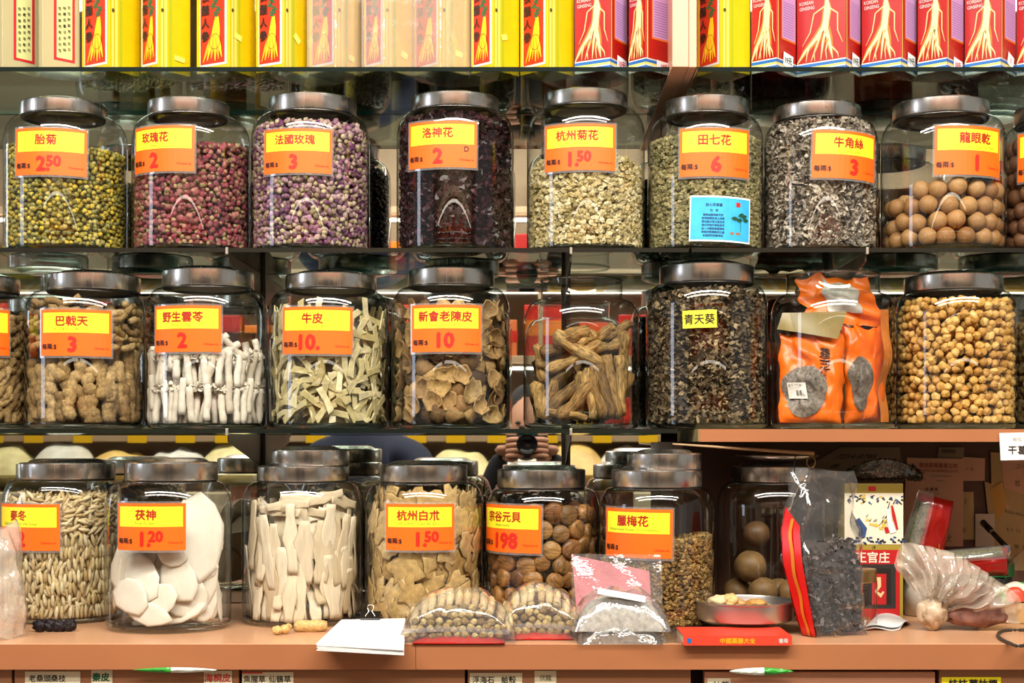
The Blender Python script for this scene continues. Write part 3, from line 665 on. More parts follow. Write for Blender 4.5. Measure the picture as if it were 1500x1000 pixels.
tag(obj('stick_crumbs', scatterJ(J22, BITS, RS.randint(0, 5, len(T)), randrot(len(T)), pts(J22, T, H, Dp)), [WST], loc=(J22.x, J22.y, J22.z)), 'white crumbs broken between the tiers of rolled sticks', 'herb crumbs', kind='stuff')
# pale bars
PB = organic('hide_bar', ['#b0a068', '#cfc190', '#bcac74', '#ddd2a8', '#a08e58'], .2, 120, .3, .32, spec=.7)
def bar(L, w, t, bend, seed):
    o = [(-w / 2, -L / 2), (w / 2, -L / 2 + .003 * math.sin(seed)), (w / 2 * .9, 0), (w / 2, L / 2), (-w / 2, L / 2 - .003 * math.cos(seed)), (-w / 2 * .9, 0)]
    g = slab(o, t, 0); g.V[:, 0] += bend * g.V[:, 2] ** 2; g.V[:, 1] += bend * .8 * g.V[:, 2] ** 2 * math.sin(seed); g.S[:] = False; return g
BG = [bar(.034 + .006 * (i % 3), .0095, .0028, (-1) ** i * (2 + 2.2 * i), i * 1.7) for i in range(7)]; PBM = [mesh('pale_bar', g, PB) for g in BG]
logs(J23, 'pale_bar', PBM, [(.022, .168, .0155, .0195, .3, .9, .0055, .012)], 'pale yellow translucent bar in its jar priced 10', 'hide strip', 'pale translucent bars in their jar', BG[1], [PB], (.16, .018, .022, .020), 'pale bars deep inside their jar')
# peel
PEM = organic('peel_brown', ['#5e4426', '#8e6c40', '#a8864f', '#b99a62', '#3c2a1c', '#7a5a34'], .4, 160, .8, .7)
PEI = organic('peel_pith', ['#8a6a44', '#b4925c', '#9c7c50'], .3, 200, .5, .8)
def peel(rx, rz, bowl, seed):
    g = slab(outline(rx, rz, 12, .28, seed), .0022, 0, .003, seed, rim=0); r2 = (g.V[:, 0] / rx) ** 2 + (g.V[:, 2] / rz) ** 2; g.V[:, 1] += bowl * r2
    return g
PG = [peel(.016 + .002 * (i % 3), .013 + .002 * (i % 2), .0075 * (1 if i % 2 else -1), i * 2.1) for i in range(7)]
logs(J24, 'peel_slice', [mesh('peel_slice', g, [PEM if i % 3 else PEI]) for i, g in enumerate(PG)], [(.02, .172, .0185, .025, .5, .9, .010, .012)], 'curved brown dried peel piece in the jar priced 10', 'dried peel', 'dried peel pieces in their jar', PG[0], [PEM], (.165, .020, .026, .038), 'dried peel deep inside its jar', innerlean=1.2)
# long roots, laid one by one: x0,y0 -> x1,y1 in pixels, depth in front of the jar axis, radius
LRM = organic('long_root', ['#7c5c30', '#94723e', '#a98850', '#6c5028'], .75, 110, 1.0, .75, stretch=(3, 3, .6))
roots = [(812, 488, 886, 538, .060, 9), (818, 622, 880, 548, .066, 10), (845, 622, 852, 545, .055, 8), (790, 620, 845, 560, .050, 9), (868, 622, 862, 540, .068, 8), (884, 622, 866, 536, .072, 8), (902, 622, 880, 532, .073, 8), (915, 615, 892, 520, .068, 8.5),
         (922, 608, 912, 520, .058, 8), (926, 575, 925, 485, .050, 8), (780, 612, 782, 560, .048, 9), (797, 615, 812, 555, .040, 8), (800, 545, 880, 505, .052, 8), (790, 518, 858, 490, .044, 9), (812, 500, 862, 485, .056, 10), (872, 500, 900, 475, .035, 7),
         (846, 508, 870, 485, .050, 8), (866, 518, 918, 498, .046, 8), (880, 498, 934, 474, .030, 7), (785, 535, 845, 520, .030, 8), (790, 600, 860, 615, .066, 6), (835, 610, 850, 560, .035, 8), (805, 600, 803, 540, .0, 9), (870, 600, 880, 520, .01, 9),
         (905, 600, 905, 510, .02, 9), (840, 600, 842, 530, -.01, 9), (785, 590, 840, 540, .01, 9), (820, 575, 905, 560, -.02, 9), (900, 610, 930, 545, .03, 8), (780, 505, 800, 560, .03, 7)]
for i, (x0, y0, x1, y1, dep, r) in enumerate(roots):
    D = J25.D - dep; a = PX(x0, y0, D); b = PX(x1, y1, D + RS.uniform(-.004, .012))
    for q in (a, b):                                           # keep both ends inside the glass
        v = Vector((q.x - J25.x, q.y - J25.y)); lim = J25.R - .012
        if v.length > lim: v *= lim / v.length; q.x = J25.x + v.x; q.y = J25.y + v.y
        q.z = max(q.z, Z2 + .015)
    L = (b - a).length; k = 9; r = r * .00108
    g = tube([(.003 * math.sin(j * .6 + i) * (1 if 0 < j < k else .3), .002 * math.cos(j * .8 + i), L * j / k) for j in range(k + 1)], [r * (.6 if j == 0 else .75 if j == k else .95 + .12 * math.sin(j * 1.4 + i)) for j in range(k + 1)], 12, .38, i * 1.3)
    o = obj('long_root', g, LRM); q = (b - a).to_track_quat('Z', 'Y'); o.rotation_mode = 'QUATERNION'; o.rotation_quaternion = q; o.location = a
    tag(o, 'long furrowed brown root in the lidless jar by the yellow-labelled leaf jar', 'root', 'long roots in the lidless jar')
# dark leaves
CR = [curl(5, .020, .0078, .7 + .2 * i, .3 * i, i * 1.7) for i in range(8)]
fill_stuff(J26, 'dried_leaves', CR, [organic('dark_leaf', ['#2a2118', '#5a4a34', '#857050', '#3c3022', '#a8926c'], .4, 300)], .0082, lambda t: lev(J26, 432) + .01 * math.cos(t), 'dark brown crumbled leaves filling the yellow-labelled jar', 'dried leaves', layers=2)
# yellow round pieces
YB = organic('lotus_yellow', ['#c08c40', '#d8a858', '#e6bc70', '#b07c34', '#dcae60'], .2, 200, .25, .5)
YG = [blob(ICO2, .0068 - .0003 * (i % 3), .0066, .0056 + .0005 * (i % 2), .28, 1.6, i * 1.9) for i in range(6)]
balls(J28, 'yellow_seed', [mesh('yellow_seed', g, YB) for g in YG], .0067, lambda t: lev(J28, 436), 'round yellow seed in the jar on the pink shelf', 'seed', 'yellow seeds in the jar on the pink shelf', [YB], front=1.12, fillg=blob(ICO1, .0066, .0066, .0058, .15, 1.3, 2), layers=4, packed=.97, jit=.33, flabel='round yellow seeds at the back and inside of their jar')
logs(J29, 'brown_piece', [mesh('brown_piece', chunk(.022, .0075, i + 20.), organic('brown_piece_skin', ['#6a5434', '#8e7448', '#a08a5c'], .3, 250)) for i in range(3)], [(.02, .15, .018, .02, .6, .8, .009, .005)], 'brown dried piece in the edge jar, pink shelf', 'herb piece', 'brown pieces in the edge jar',
     chunk(.022, .0075, 2), [MATS['brown_piece_skin']], (.14, .03, .02, .02), 'brown pieces deep inside the edge jar')
# cards of the lower row
card(J20, (-60, 452, 13, 520), '', '', '')
card(J21, (61, 453, 163, 521), '巴戟天', 'Morinda Root (Ba Ji Tian)', '3', -.005, .46)
card(J22, (228, 447, 324, 515), '野生雲苓', 'Poria (Fu Ling)', '2', .0, .46)
card(J23, (415, 449, 516, 518), '牛皮', 'Cow Skin (Niu Pi)', '10.', -.01, .46, .42)
card(J24, (604, 446, 704, 515), '新會老陳皮', 'Mandarin Skin (Chen Pi)', '10', .0, .49, .5)
fn, w, h = on_jar(J26, 1000, 1050, 454, 480, .02)
d = Decal(fn); d.add(rect2(-w / 2, w / 2, -h / 2, h / 2, 8), 0); c = obj('label_card', d.g(), mat('sticker_yellow', '#f2e83a', .45), J26.e)
d = Decal(fn); d.add(text('青天葵', h * .62, .012, narrow=.95), 0, (0, 0), .0004); obj('lettering', d.g(), INKBLK, c)
# ================= worktop row
J31 = jar(3, 92, 172, (99, 138, 678, 702), 'jar of layered rice-shaped tuber seeds at the left end of the worktop', y=-.03)
J32 = jar(3, 247, 184, (252, 134, 677, 704), 'jar of broad chalk-white slices standing forward on the worktop', y=-.13)
J33 = jar(3, 443, 177, (445, 134, 683, 705), 'jar of long upright pale slices with two stacked lids', y=-.065, extra=(455, 114, 659, 682, 'spare steel lid stacked on the jar of long pale slices'))
J34 = jar(3, 622, 177, (621, 130, 681, 706), 'jar of knobbly tan slices behind the bag of roots', y=-.06)
J35 = jar(3, 795, 170, (793, 131, 688, 715), 'jar of brown dried scallops on the worktop', y=-.05)
J36 = jar(3, 962, 171, (962, 134, 689, 714), 'jar half full of tiny brown flowers with two stacked lids', y=-.115, extra=(973, 110, 664, 688, 'spare steel lid stacked on the jar of tiny brown flowers'))
J37 = jar(3, 1135, 172, (1133, 127, 683, 706), 'shaded jar of large round brown fruits behind the steel pan', y=.0)
lv3 = lambda J, py: PX(0, py, J.D - J.R).z - J.z
SDM = organic('ophiopogon', ['#c6ac74', '#dccaa0', '#b0925c', '#e2d4b0'], .2, 200, .3, .5)
SD = [tube([(.0004 * math.sin(k + i), 0, -.0095 + .0038 * i) for i in range(6)], [.0008, .0023, .003, .003, .0024, .0008], 6, .1, k) for k in range(4)]
gs = []
z = .017
while z < .128:
    T, H, Dp = shell(J31, z, z + .002, .5, .0056, .2, .0045, .0015); H[:] = z + RS.uniform(-.0007, .0007, len(H))
    A = frames(T, RS.normal(0, .09, len(T))); gs.append(scatterJ(J31, SD, RS.randint(0, 4, len(T)), A, pts(J31, T, H, Dp))); z += .0165
T, H, Dp = shell(J31, .130, .178, .0055, .014, .4, .005, .003); A = frames(T, RS.normal(1.3, .5, len(T))); gs.append(scatterJ(J31, SD, RS.randint(0, 4, len(T)), A, pts(J31, T, H, Dp)))
T, H, Dp = shell(J31, .014, .17, .01, .0075, .3, .009, .002); A = frames(T, RS.normal(0, .5, len(T))); gs.append(scatterJ(J31, SD, RS.randint(0, 4, len(T)), A, pts(J31, T, H, Dp)))
P = topdisc(J31, .178, .008, .06); gs.append(scatterJ(J31, SD, RS.randint(0, 4, len(P)), randrot(len(P)), P)); gs.append(core(J31, J31.R - .013, .172))
tag(obj('tuber_seeds', join(gs), SDM, loc=(J31.x, J31.y, J31.z)), 'cream rice-shaped tubers stood in neat tiers inside the left worktop jar', 'herb seeds', kind='stuff')
# broad white slices, shingled
WM = organic('slice_white', ['#e2d9c8', '#ebe3d4', '#d8cdb9'], .06, 60, .15, .6)
k = 0
for (px, py, rx, rz, rt, dep, tl) in ((215, 795, 30, 45, .2, .040, -.1), (300, 790, 40, 62, .1, .050, .1), (300, 772, 34, 52, -.1, .035, .0), (185, 830, 30, 38, .5, .045, -.1), (205, 850, 32, 40, -.2, .062, -.2), (245, 835, 26, 34, .4, .055, -.2), (262, 850, 30, 36, -.5, .066, -.2),
                                (190, 872, 34, 26, .4, .066, -.25), (228, 880, 36, 28, -.3, .072, -.3), (275, 872, 38, 34, .5, .070, -.25), (305, 855, 24, 40, .3, .055, 0), (215, 898, 40, 18, .2, .076, -.3), (268, 897, 44, 20, -.25, .077, -.3), (312, 880, 16, 34, .2, .05, 0),
                                (318, 868, 10, 44, .05, .036, .5), (240, 870, 50, 36, .8, .045, -.1), (172, 850, 12, 44, .0, .035, -.6), (230, 815, 40, 30, .0, .03, -.2), (190, 812, 20, 48, -.2, .025, -.4), (325, 880, 8, 34, .0, .02, .9), (250, 880, 50, 30, 0, .0, 0), (250, 850, 60, 40, 0, -.03, 0),
                                (200, 875, 40, 34, 0, -.05, .1), (295, 870, 40, 40, 0, -.05, -.1), (306, 826, 22, 26, -.5, .048, .1), (252, 812, 22, 18, .3, .066, -.15)):
    k += 1; D = J32.D - dep * .92; p = PX(px, py, D); s = D / F
    v = Vector((p.x - J32.x, p.y - J32.y)); lim = J32.R - .008 - min(rx, 30) * s * .45 * abs(v.x) / J32.R
    if v.length > lim: v *= lim / v.length; p.x, p.y = J32.x + v.x, J32.y + v.y
    p.z = max(p.z, Z3 + .012 + rz * s * .55)
    g = slab(outline(rx * s, rz * s, 9, .13, k * 1.9, 1.1), .0032, 3.5 * (1 if rx > 15 else 0), .0008, k)
    from mathutils import Euler
    eu = Euler((-.16 + RS.uniform(-.08, .08), rt, tl + v.x * 7)); A1 = np.array(eu.to_matrix())[None]; base = np.array((J32.x, J32.y, J32.z)); q1 = fit(J32, g.V, A1, (np.array(p) - base)[None])[0] + base
    o = obj('white_slice', g, WM, loc=q1); o.rotation_euler = eu
    tag(o, ('large' if rx * rz > 1500 else 'narrow' if rx < 17 else 'medium') + ' chalk-white slice in the forward worktop jar, ' + ('near the base' if py > 860 else 'at middle height' if py > 820 else 'high up behind the card'), 'herb slice', 'broad white slices in the forward jar')
# long pale slices
LSM = organic('slice_cream', ['#d8c6a6', '#e8d8bc', '#c8b390', '#eee0c8'], .12, 70, .3, .7, stretch=(3, 3, .7))
def longsl(L, w, seed): 
    n = 7; o = [(w / 2 * (.6 + .4 * math.sin(PI * (i + .5) / n)) * (1 + .2 * math.sin(i * 2 + seed)), -L / 2 + L * i / (n - 1)) for i in range(n)]
    return slab(o + [(-x * (1 + .15 * math.sin(seed + z * 90)), z) for x, z in reversed(o)], .0024, 2, .0022, seed)
LG = [longsl(.080 + .008 * (i % 4), .018 + .003 * (i % 3), i * 1.3) for i in range(7)]; LM = [mesh('long_slice', g, LSM) for g in LG]
l33 = 'long upright pale slice in the jar with two lids'
logs(J33, 'long_slice', LM, [(.046, .06, .2, .0105, 0, .05, .008, .008), (.103, .13, .2, .0115, 0, .07, .005, .009)], l33, 'herb slice', 'long pale slices in their jar', LG[0], [LSM], (.14, .06, .014, .018), 'long pale slices deep inside their jar', innerlean=.1)
n = 16; T = RS.uniform(-1.2, 1.2, n); H = RS.uniform(.152, .182, n); place(J33, 'long_slice', [mesh('long_slice', longsl(.062, .014, i * 2.), LSM) for i in range(4)], frames(T, PI / 2 + RS.normal(0, .16, n)), pts(J33, T, H, .014 + RS.uniform(0, .02, n)), 'pale slice lying across the top of the two-lid jar', 'herb slice', 'pale slices lying on top of the two-lid jar')
# knobbly slices
KM = organic('slice_tan', ['#b8965c', '#c9aa72', '#a8864e', '#d2b684'], .3, 130, .5, .75); KR = organic('slice_bark', ['#5c452a', '#7a5f3a'], .3, 200, .5, .8)
KG = [slab(outline(.017 + .003 * (i % 3), .023 + .003 * (i % 2), 20, .36, i * 2.7, 2.1), .0042, 2, .001, i, rim=1) for i in range(7)]
for g in KG: g.M[(g.T == 4)] = np.where(g.M[(g.T == 4)] == 1, 1, 0)
KG2 = []
for g in KG:
    side = np.zeros(len(g.T), int); side[-20:] = 1; g.M = side
logs(J34, 'knobbly_slice', [mesh('knobbly_slice', g, [KM, KR]) for g in KG], [(.024, .178, .029, .031, .0, .8, .005, .012)], 'knobbly tan root slice in the jar priced 1.50', 'root slice', 'knobbly tan slices in their jar', KG[0], [KM, KR], (.17, .026, .027, .027), 'knobbly slices deep inside their jar', innerlean=1)
# scallops
SM = organic('scallop', ['#6a4426', '#8c5e34', '#a87844', '#5a3a20', '#b88a50'], .6, 210, .9, .38, stretch=(1, 1, .3))
def scal(r, h, k): return join([lathe([(.0005, -h / 2), (r * .85, -h / 2), (r, -h / 2 + .002), (r * 1.03, 0), (r, h / 2 - .002), (r * .85, h / 2), (.0005, h / 2)], 16)]).xf(np.array([[1, 0, 0], [0, 0, 1], [0, 1 + .05 * k, 0]]))
SG = [scal(.0122 + .0007 * i, .013, i) for i in range(3)]
T, H, Dp = shell(J35, .018, lambda t: lv3(J35, 738) - .01 * abs(math.sin(t)), .0225, .026, .15, .010, .004); A = rotx(frames(T, RS.uniform(0, 3, len(T))), RS.normal(0, .35, len(T))); P = pts(J35, T, H, Dp); v = np.abs(T) < 1.9
place(J35, 'dried_scallop', [mesh('dried_scallop', g, SM) for g in SG], A[v], P[v], 'thick round dried scallop in the worktop jar', 'dried scallop', 'dried scallops in their jar')
gs = [scatterJ(J35, [SG[0]], np.zeros((~v).sum(), int), A[~v], P[~v])]
for dp in (.034, .056): T, H, Dp = shell(J35, .018, lv3(J35, 740), .023, .027, .2, dp, .004); gs.append(scatterJ(J35, [SG[0]], np.zeros(len(T), int), randrot(len(T)), pts(J35, T, H, Dp)))
tag(obj('scallop_heap', join(gs), SM, loc=(J35.x, J35.y, J35.z)), 'dried scallops deep inside their jar', 'dried scallop', kind='stuff')
# tiny brown flowers
P_ = [fluff(.0036, i * 2.9) for i in range(5)]
fill_stuff(J36, 'wintersweet_flowers', P_, [organic('wintersweet', ['#4a3418', '#8a6a34', '#a98648', '#5e4622', '#bb9a5c'], .4, 400)], .0062, lambda t: lv3(J36, 806) + .018 * math.sin(t), 'tiny brown dried flowers half filling the two-lid jar', 'dried flowers', layers=2)
FM = organic('monk_fruit', ['#6e5030', '#8a6a40', '#5c4026'], .3, 60, .3, .5)
for px, py, r, dep in ((1090, 830, 24, .05), (1108, 782, 20, .02), (1118, 866, 22, .052), (1160, 868, 22, .045), (1068, 868, 22, .02), (1140, 870, 24, -.01), (1098, 872, 24, -.04)):
    D = J37.D - dep; p = PX(px, py, D); rr = r * D / F; v = Vector((p.x - J37.x, p.y - J37.y)); lim = J37.R - .003 - rr
    if v.length > lim: v *= lim / v.length; p.x, p.y = J37.x + v.x, J37.y + v.y
    o = obj('round_fruit', blob(ICO3, rr, rr, rr * .97, .04, 2, px), FM, loc=p); p.z = max(p.z, Z3 + rr + .006); o.location = p
    tag(o, 'large round brown dried fruit in the shaded jar behind the pan', 'dried fruit', 'large round fruits in the shaded jar')
card(J31, (3, 738, 88, 806), '麥冬', 'Ophiopogon Tuber (Mai Dong)', '2', -.0, .45, .5)
card(J32, (174, 737, 272, 806), '茯神', 'Poria (Fu Shen)', '1.20', .0, .45, .52)
card(J34, (566, 738, 665, 806), '杭州白朮', 'White Atractylodes (Bai Zhu)', '1.50', .0, .48, .6)
card(J35, (711, 739, 793, 809), '宗谷元貝', 'Dried Scallop', '198', -.01, .44, .5)
card(J36, (889, 745, 985, 817), '臘梅花', 'Wintersweet Flower (Chimonanthus)', '', -.015, .46)
# ------------------------------------------------------------------ boxes on the top shelf
CREAM = mat('box_cream', '#b8ac80', .4); YEL = mat('box_yellow', '#e6bc04', .35, vary=.05, vscale=40); REDB = mat('box_red', '#a8100a', .3); REDD = mat('box_dark_red', '#8c120c', .3)
FRAME = mat('box_frame_red', '#c8202c', .4); CREAML = mat('box_pale_panel', '#d0d08c', .4); WHITEP = mat('print_white', '#d8d6ce', .4); GREENP = mat('print_green', '#0d6a3c', .4)
OLIVE = mat('print_olive', '#a8b414', .4); PALEY = mat('print_pale_yellow', '#e0d468', .4); GOLD = mat('print_gold', '#f0a81c', .4); ROOTY = mat('print_root_yellow', '#fbcf1e', .4); ROOTC = mat('print_root_cream', '#f2dca0', .4)
BLUEP = mat('print_blue', '#1466b4', .4); LILAC = mat('print_lilac', '#c49ad0', .4); ORNG = mat('print_orange', '#e8721c', .4); PLILINE = mat('print_violet', '#9a70ae', .4); REDO = mat('print_orange_red', '#c83010', .35)
YBM = [YEL, REDO, WHITEP, ROOTY, GREENP, INKBLK, PALEY, OLIVE, GOLD]
RBM = [REDB, ROOTC, BLUEP, WHITEP, LILAC, ORNG, PLILINE, GOLD, REDD, PALEY]
def solve_box(a, c, b, w2, yc=-.085):
    D = DC + yc; C = PX(c, 0, D)
    def end(al, w, side):
        d = (-math.cos(al), math.sin(al)) if side < 0 else (math.sin(al), math.cos(al)); return CX + (C.x + d[0] * w) * F / (D + d[1] * w)
    lo, hi = .02, 1.45
    for _ in range(40):
        al = (lo + hi) / 2
        if end(al, w2, 1) < b: lo = al
        else: hi = al
    lo, hi = .01, .3
    for _ in range(40):
        w = (lo + hi) / 2
        if end(al, w, -1) > a: lo = w
        else: hi = w
    return C.x, yc, al, w
def gift_box(a, c, b, w2, kind, label, group, sticker=None, wrap=False, yc=-.085):
    x, y, al, w1 = solve_box(a, c, b, w2, yc); e = empty('gift_box', (x, y, Z0), label, 'box', group); e.rotation_euler = (0, 0, -al); h = .25
    # in the box's own frame the near corner is the origin, the left face runs along -x, the right face along +y
    base = {'y': YEL, 'r': REDB, 'c': CREAM}[kind]
    obj('carton', bbox(-w1, 0, 0, w2, .0005, h, .0006), base, e)
    Lf = Decal(lambda u, v, hh: (-w1 + u, -.0003 - hh, v)); Rf = Decal(lambda u, v, hh: (.0003 + hh, u, v))
    if kind == 'y':
        m0, m1 = .13 * w1, .86 * w1
        Lf.add(rect2(m0 - .0015, m1 + .004, .009, h - .02), 2); Lf.add(rect2(m0, m1, .0125, h - .022), 1, h=.0002)
        W_ = m1 - m0; cx = m0 + W_ * .64
        Lf.add(strip2([(cx + W_ * .05, .078), (cx + .02 * W_, .062), (cx - .02 * W_, .048)], [W_ * .14, W_ * .30, W_ * .36]), 3, h=.0004)
        for k, dx in enumerate((-.50, -.34, -.18, -.02, .12, .25)): Lf.add(strip2([(cx + dx * .25 * W_, .052), (cx + dx * .7 * W_, .034), (cx + dx * 1.05 * W_, .0155 + .002 * (k % 3))], [W_ * .16, W_ * .12, W_ * .03]), 3 if k % 2 else 8, h=.0005 + .0001 * k)
        ring = [(cx - .03 * W_ + .22 * W_ * math.cos(t), .043 + .012 * math.sin(t) * .9) for t in np.linspace(0, 2 * PI, 18)]; Lf.add(strip2(ring, [.0006] * 18), 5, h=.0013)
        for k in range(9):
            px_, py_ = cx + W_ * (.12 * math.sin(k * 2.1) - .0), .082 + .006 * k % .07
            for q in range(5): t = q * 1.25 + k; Lf.add(strip2([(px_, py_), (px_ + .0035 * math.cos(t), py_ + .0035 * math.sin(t)), (px_ + .006 * math.cos(t), py_ + .006 * math.sin(t))], [.0008, .0028, .0004]), 4, h=.0006)
        for k, ch in enumerate('參人鬚長'): Lf.add(text(ch, .0155, .02, narrow=min(1, W_ / .04)), 5, (m0 + W_ * .22, .052 + .0185 * k), .0014)
        Lf.add(text('正宗', .006, 0), 5, (w1 * .5, .0045), .0004)
        Rf.add(rect2(w2 * .07, w2 * .14, 0, h), 6); Rf.add(rect2(w2 * .18, w2 * .27, 0, h), 6); Rf.add(rect2(w2 * .33, w2 * .42, 0, h), 7)
        for k in range(16): Rf.add(rect2(w2 * .46, w2 * .97, .004 + .0155 * k, .0042 + .0155 * k), 7, h=.0001)
        Rf.add(text('參', .006, .02), 5, (w2 * .12, .085), .0003)
    elif kind == 'r':
        Lf.add(rect2(0, w1, .0, .004), 3); Lf.add(rect2(0, w1, .004, .0068), 2); Lf.add(rect2(0, w1, .0068, .0085), 3); Lf.add(rect2(0, w1, .0085, .0115), 9); Lf.add(rect2(0, w1, .0115, .0158), 2); Lf.add(rect2(0, w1, .0158, .0175), 3)
        Rf.add(rect2(0, w2, .0, .004), 3); Rf.add(rect2(0, w2, .004, .0068), 2); Rf.add(rect2(0, w2, .0068, .0085), 3); Rf.add(rect2(0, w2, .0085, .0115), 9); Rf.add(rect2(0, w2, .0115, .0158), 2); Rf.add(rect2(0, w2, .0158, .0175), 3)
        k1 = max(w1, .06); X = lambda f: w1 * f
        Lf.add(strip2([(X(.62), .105), (X(.63), .09), (X(.60), .075), (X(.56), .060)], [.006, .014, .013, .015]), 5, h=.0002)
        Lf.add(strip2([(X(.62), .105), (X(.635), .09), (X(.605), .075), (X(.57), .060)], [.004, .010, .009, .011]), 1, h=.0006)
        for path, ws in (([(.56, .066), (.40, .050), (.18, .034), (.02, .018)], [.010, .009, .006, .0015]), ([(.60, .064), (.66, .048), (.70, .034), (.74, .019)], [.010, .009, .006, .001]), ([(.50, .058), (.42, .040), (.30, .019)], [.007, .004, .0008]),
                         ([(.60, .060), (.54, .042), (.50, .019)], [.007, .0045, .0008]), ([(.30, .044), (.22, .03), (.20, .019)], [.004, .002, .0006]), ([(.66, .048), (.60, .032), (.62, .019)], [.004, .002, .0006]),
                         ([(.45, .048), (.36, .03), (.38, .019)], [.004, .002, .0006]), ([(.72, .036), (.84, .026), (.86, .019)], [.003, .0018, .0005]), ([(.62, .096), (.36, .086), (.28, .060), (.12, .042)], [.0025, .002, .0016, .0006]),
                         ([(.66, .092), (.84, .082), (.84, .058), (.94, .040)], [.0025, .002, .0016, .0006])):
            q = [(X(u), v) for u, v in path]; Lf.add(strip2(q, [s * 1.3 for s in ws]), 5, h=.0003); Lf.add(strip2(q, [s * .6 for s in ws]), 1, h=.0008)
        Lf.add(text('KOREAN', .0068, .0, narrow=.8), 3, (w1 * .04 + .0125, .103), .0009); Lf.add(text('GINSENG', .0068, .0, narrow=.8), 3, (w1 * .04 + .0135, .0955), .0009)
        Rf.add(rect2(w2 * .04, w2 * .08, .0175, h), 9); Rf.add(rect2(w2 * .22, w2 * .97, .046, h), 5, h=.0001); Rf.add(rect2(w2 * .26, w2 * .93, .0485, h), 4, h=.0003)
        for k in range(14): Rf.add(rect2(w2 * .31, w2 * .88, .052 + .0036 * k, .0532 + .0036 * k), 6, h=.0005)
        Rf.add(text('NET WT.', .004, 0), 8, (w2 * .6, .036), .0003)
    else:
        f = .22 if w1 > .045 else .2
        Lf.add(rect2(w1 * .02, w1 * .05, 0, h), 1)
        Rf.add(rect2(w2 * .30, w2 * .86, .018, h), 0, h=.0001); Rf.add(rect2(w2 * .37, w2 * .79, .0215, h), 1, h=.0003)
        for q, fx in enumerate((.45, .58, .70)):
            for k in range(8): Rf.add(text('性味功能主治用法用量禁忌貯藏保質'[(k * 2 + q) % 14:][:1], .005, .01), 2, (w2 * fx, .032 + .0085 * k + .002 * q), .0006)
    if len(Lf.gs): obj('left_print', Lf.g(), {'y': YBM, 'r': RBM, 'c': [FRAME, CREAML, INKBLK]}[kind], e)
    obj('right_print', Rf.g(), {'y': YBM, 'r': RBM, 'c': [FRAME, CREAML, INKBLK]}[kind], e)
    if sticker:
        txt, col, u, v, sw, sh, pm, rt = sticker
        S = Decal(lambda uu, vv, hh: (.0013 + hh, uu, vv)); S.add(rect2(-sw / 2, sw / 2, -sh / 2, sh / 2), 0, (w2 * u, v), rot=rt)
        if txt: S.add(text(txt, sh * .55, .03), 1, (w2 * u, v), .0003)
        obj('price_sticker', S.g(), [pm, col], e)
    if wrap: obj('plastic_wrap', bbox(-w1 - .003, .003, -.003, w2 + .003, .0, h + .004, .002), WRAP, e)
GY, GRR = 'yellow herb boxes on the top shelf', 'red ginseng boxes on the top shelf'
STY = mat('sticker_pale', '#fbf46a', .5)
gift_box(-6, 3, 58, .060, 'c', 'cream box with red-framed text panel at the left frame edge', 'cream boxes'); gift_box(58, 62, 117, .058, 'c', 'cream box with red-framed text panel beside the first yellow box', 'cream boxes')
yb = [((120, 160, 205), 'yellow box with root picture right after the cream boxes', None, 0), ((206, 232, 279), 'yellow box with oblong pale sticker low on its wide side', ('', INKBLK, .64, .022, .018, .007, STY, -.1), 0),
      ((288, 336, 374), 'yellow box with root picture and glossy pale side above the purple rosebud jar', ('', INKBLK, .3, .050, .016, .008, STY, -.2), 0), ((375, 416, 452), 'yellow box with tilted pale sticker just before the wrapped boxes', ('', INKBLK, .5, .050, .015, .009, STY, -.7), 0),
      ((453, 492, 532), 'first plastic-wrapped pinkish herb box after the plain yellow boxes', ('', INKBLK, .55, .022, .012, .008, STY, -.15), 1), ((533, 562, 604), 'second plastic-wrapped pinkish herb box, between two wrapped ones', ('', INKBLK, .7, .028, .013, .009, STY, -.3), 1),
      ((605, 645, 689), 'third plastic-wrapped pinkish herb box, above the roselle jar', ('', INKBLK, .6, .028, .014, .008, STY, -.1), 1), ((690, 722, 761), 'unwrapped yellow box right after the wrapped boxes', ('', INKBLK, .4, .050, .012, .008, STY, .3), 0),
      ((762, 802, 841), 'yellow box standing against the first red ginseng box', None, 0), ((1021, 1056, 1099), 'lone yellow box right of the pink pillar', None, 0)]
for (a, c, b), lb, st, wr in yb: gift_box(a, c, b, .056, 'y', lb, GY, st, bool(wr))
GRNI = mat('ink_teal_green', '#0c6a52', .5); STW = mat('sticker_white', '#f4f2f6', .5); CRI = mat('ink_crimson', '#c81e3c', .5)
rb = [((842, 894, 919), 'red ginseng box with a 10 sticker left of its neighbour by the pillar', ('10元', CRI, .62, .014, .030, .020, STW, -.1)), ((921, 946, 984), 'red ginseng box touching the pink pillar', ('19元', CRI, .68, .010, .032, .014, STW, -.04)),
      ((1101, 1138, 1166), 'red ginseng box beside the lone yellow box', ('19元', GRNI, .55, .018, .028, .020, STW, -.1)), ((1167, 1239, 1261), 'widest red ginseng box, second after the lone yellow box', ('19元', GRNI, .6, .018, .026, .020, STW, -.1)),
      ((1262, 1320, 1343), 'red ginseng box with pale glare over its root, third after the yellow box', ('19元', GRNI, .6, .018, .026, .020, STW, -.1)), ((1344, 1387, 1412), 'red ginseng box with a 10 sticker, fourth after the lone yellow box', ('10元', CRI, .6, .012, .028, .018, STW, -.1)),
      ((1413, 1466, 1488), 'red ginseng box last whole one before the frame edge', ('1', CRI, .6, .019, .022, .018, STW, -.3)), ((1489, 1545, 1568), 'red ginseng box cut off by the frame edge', None)]
for (a, c, b), lb, st in rb: gift_box(a, c, b, .055, 'r', lb, GRR, st)
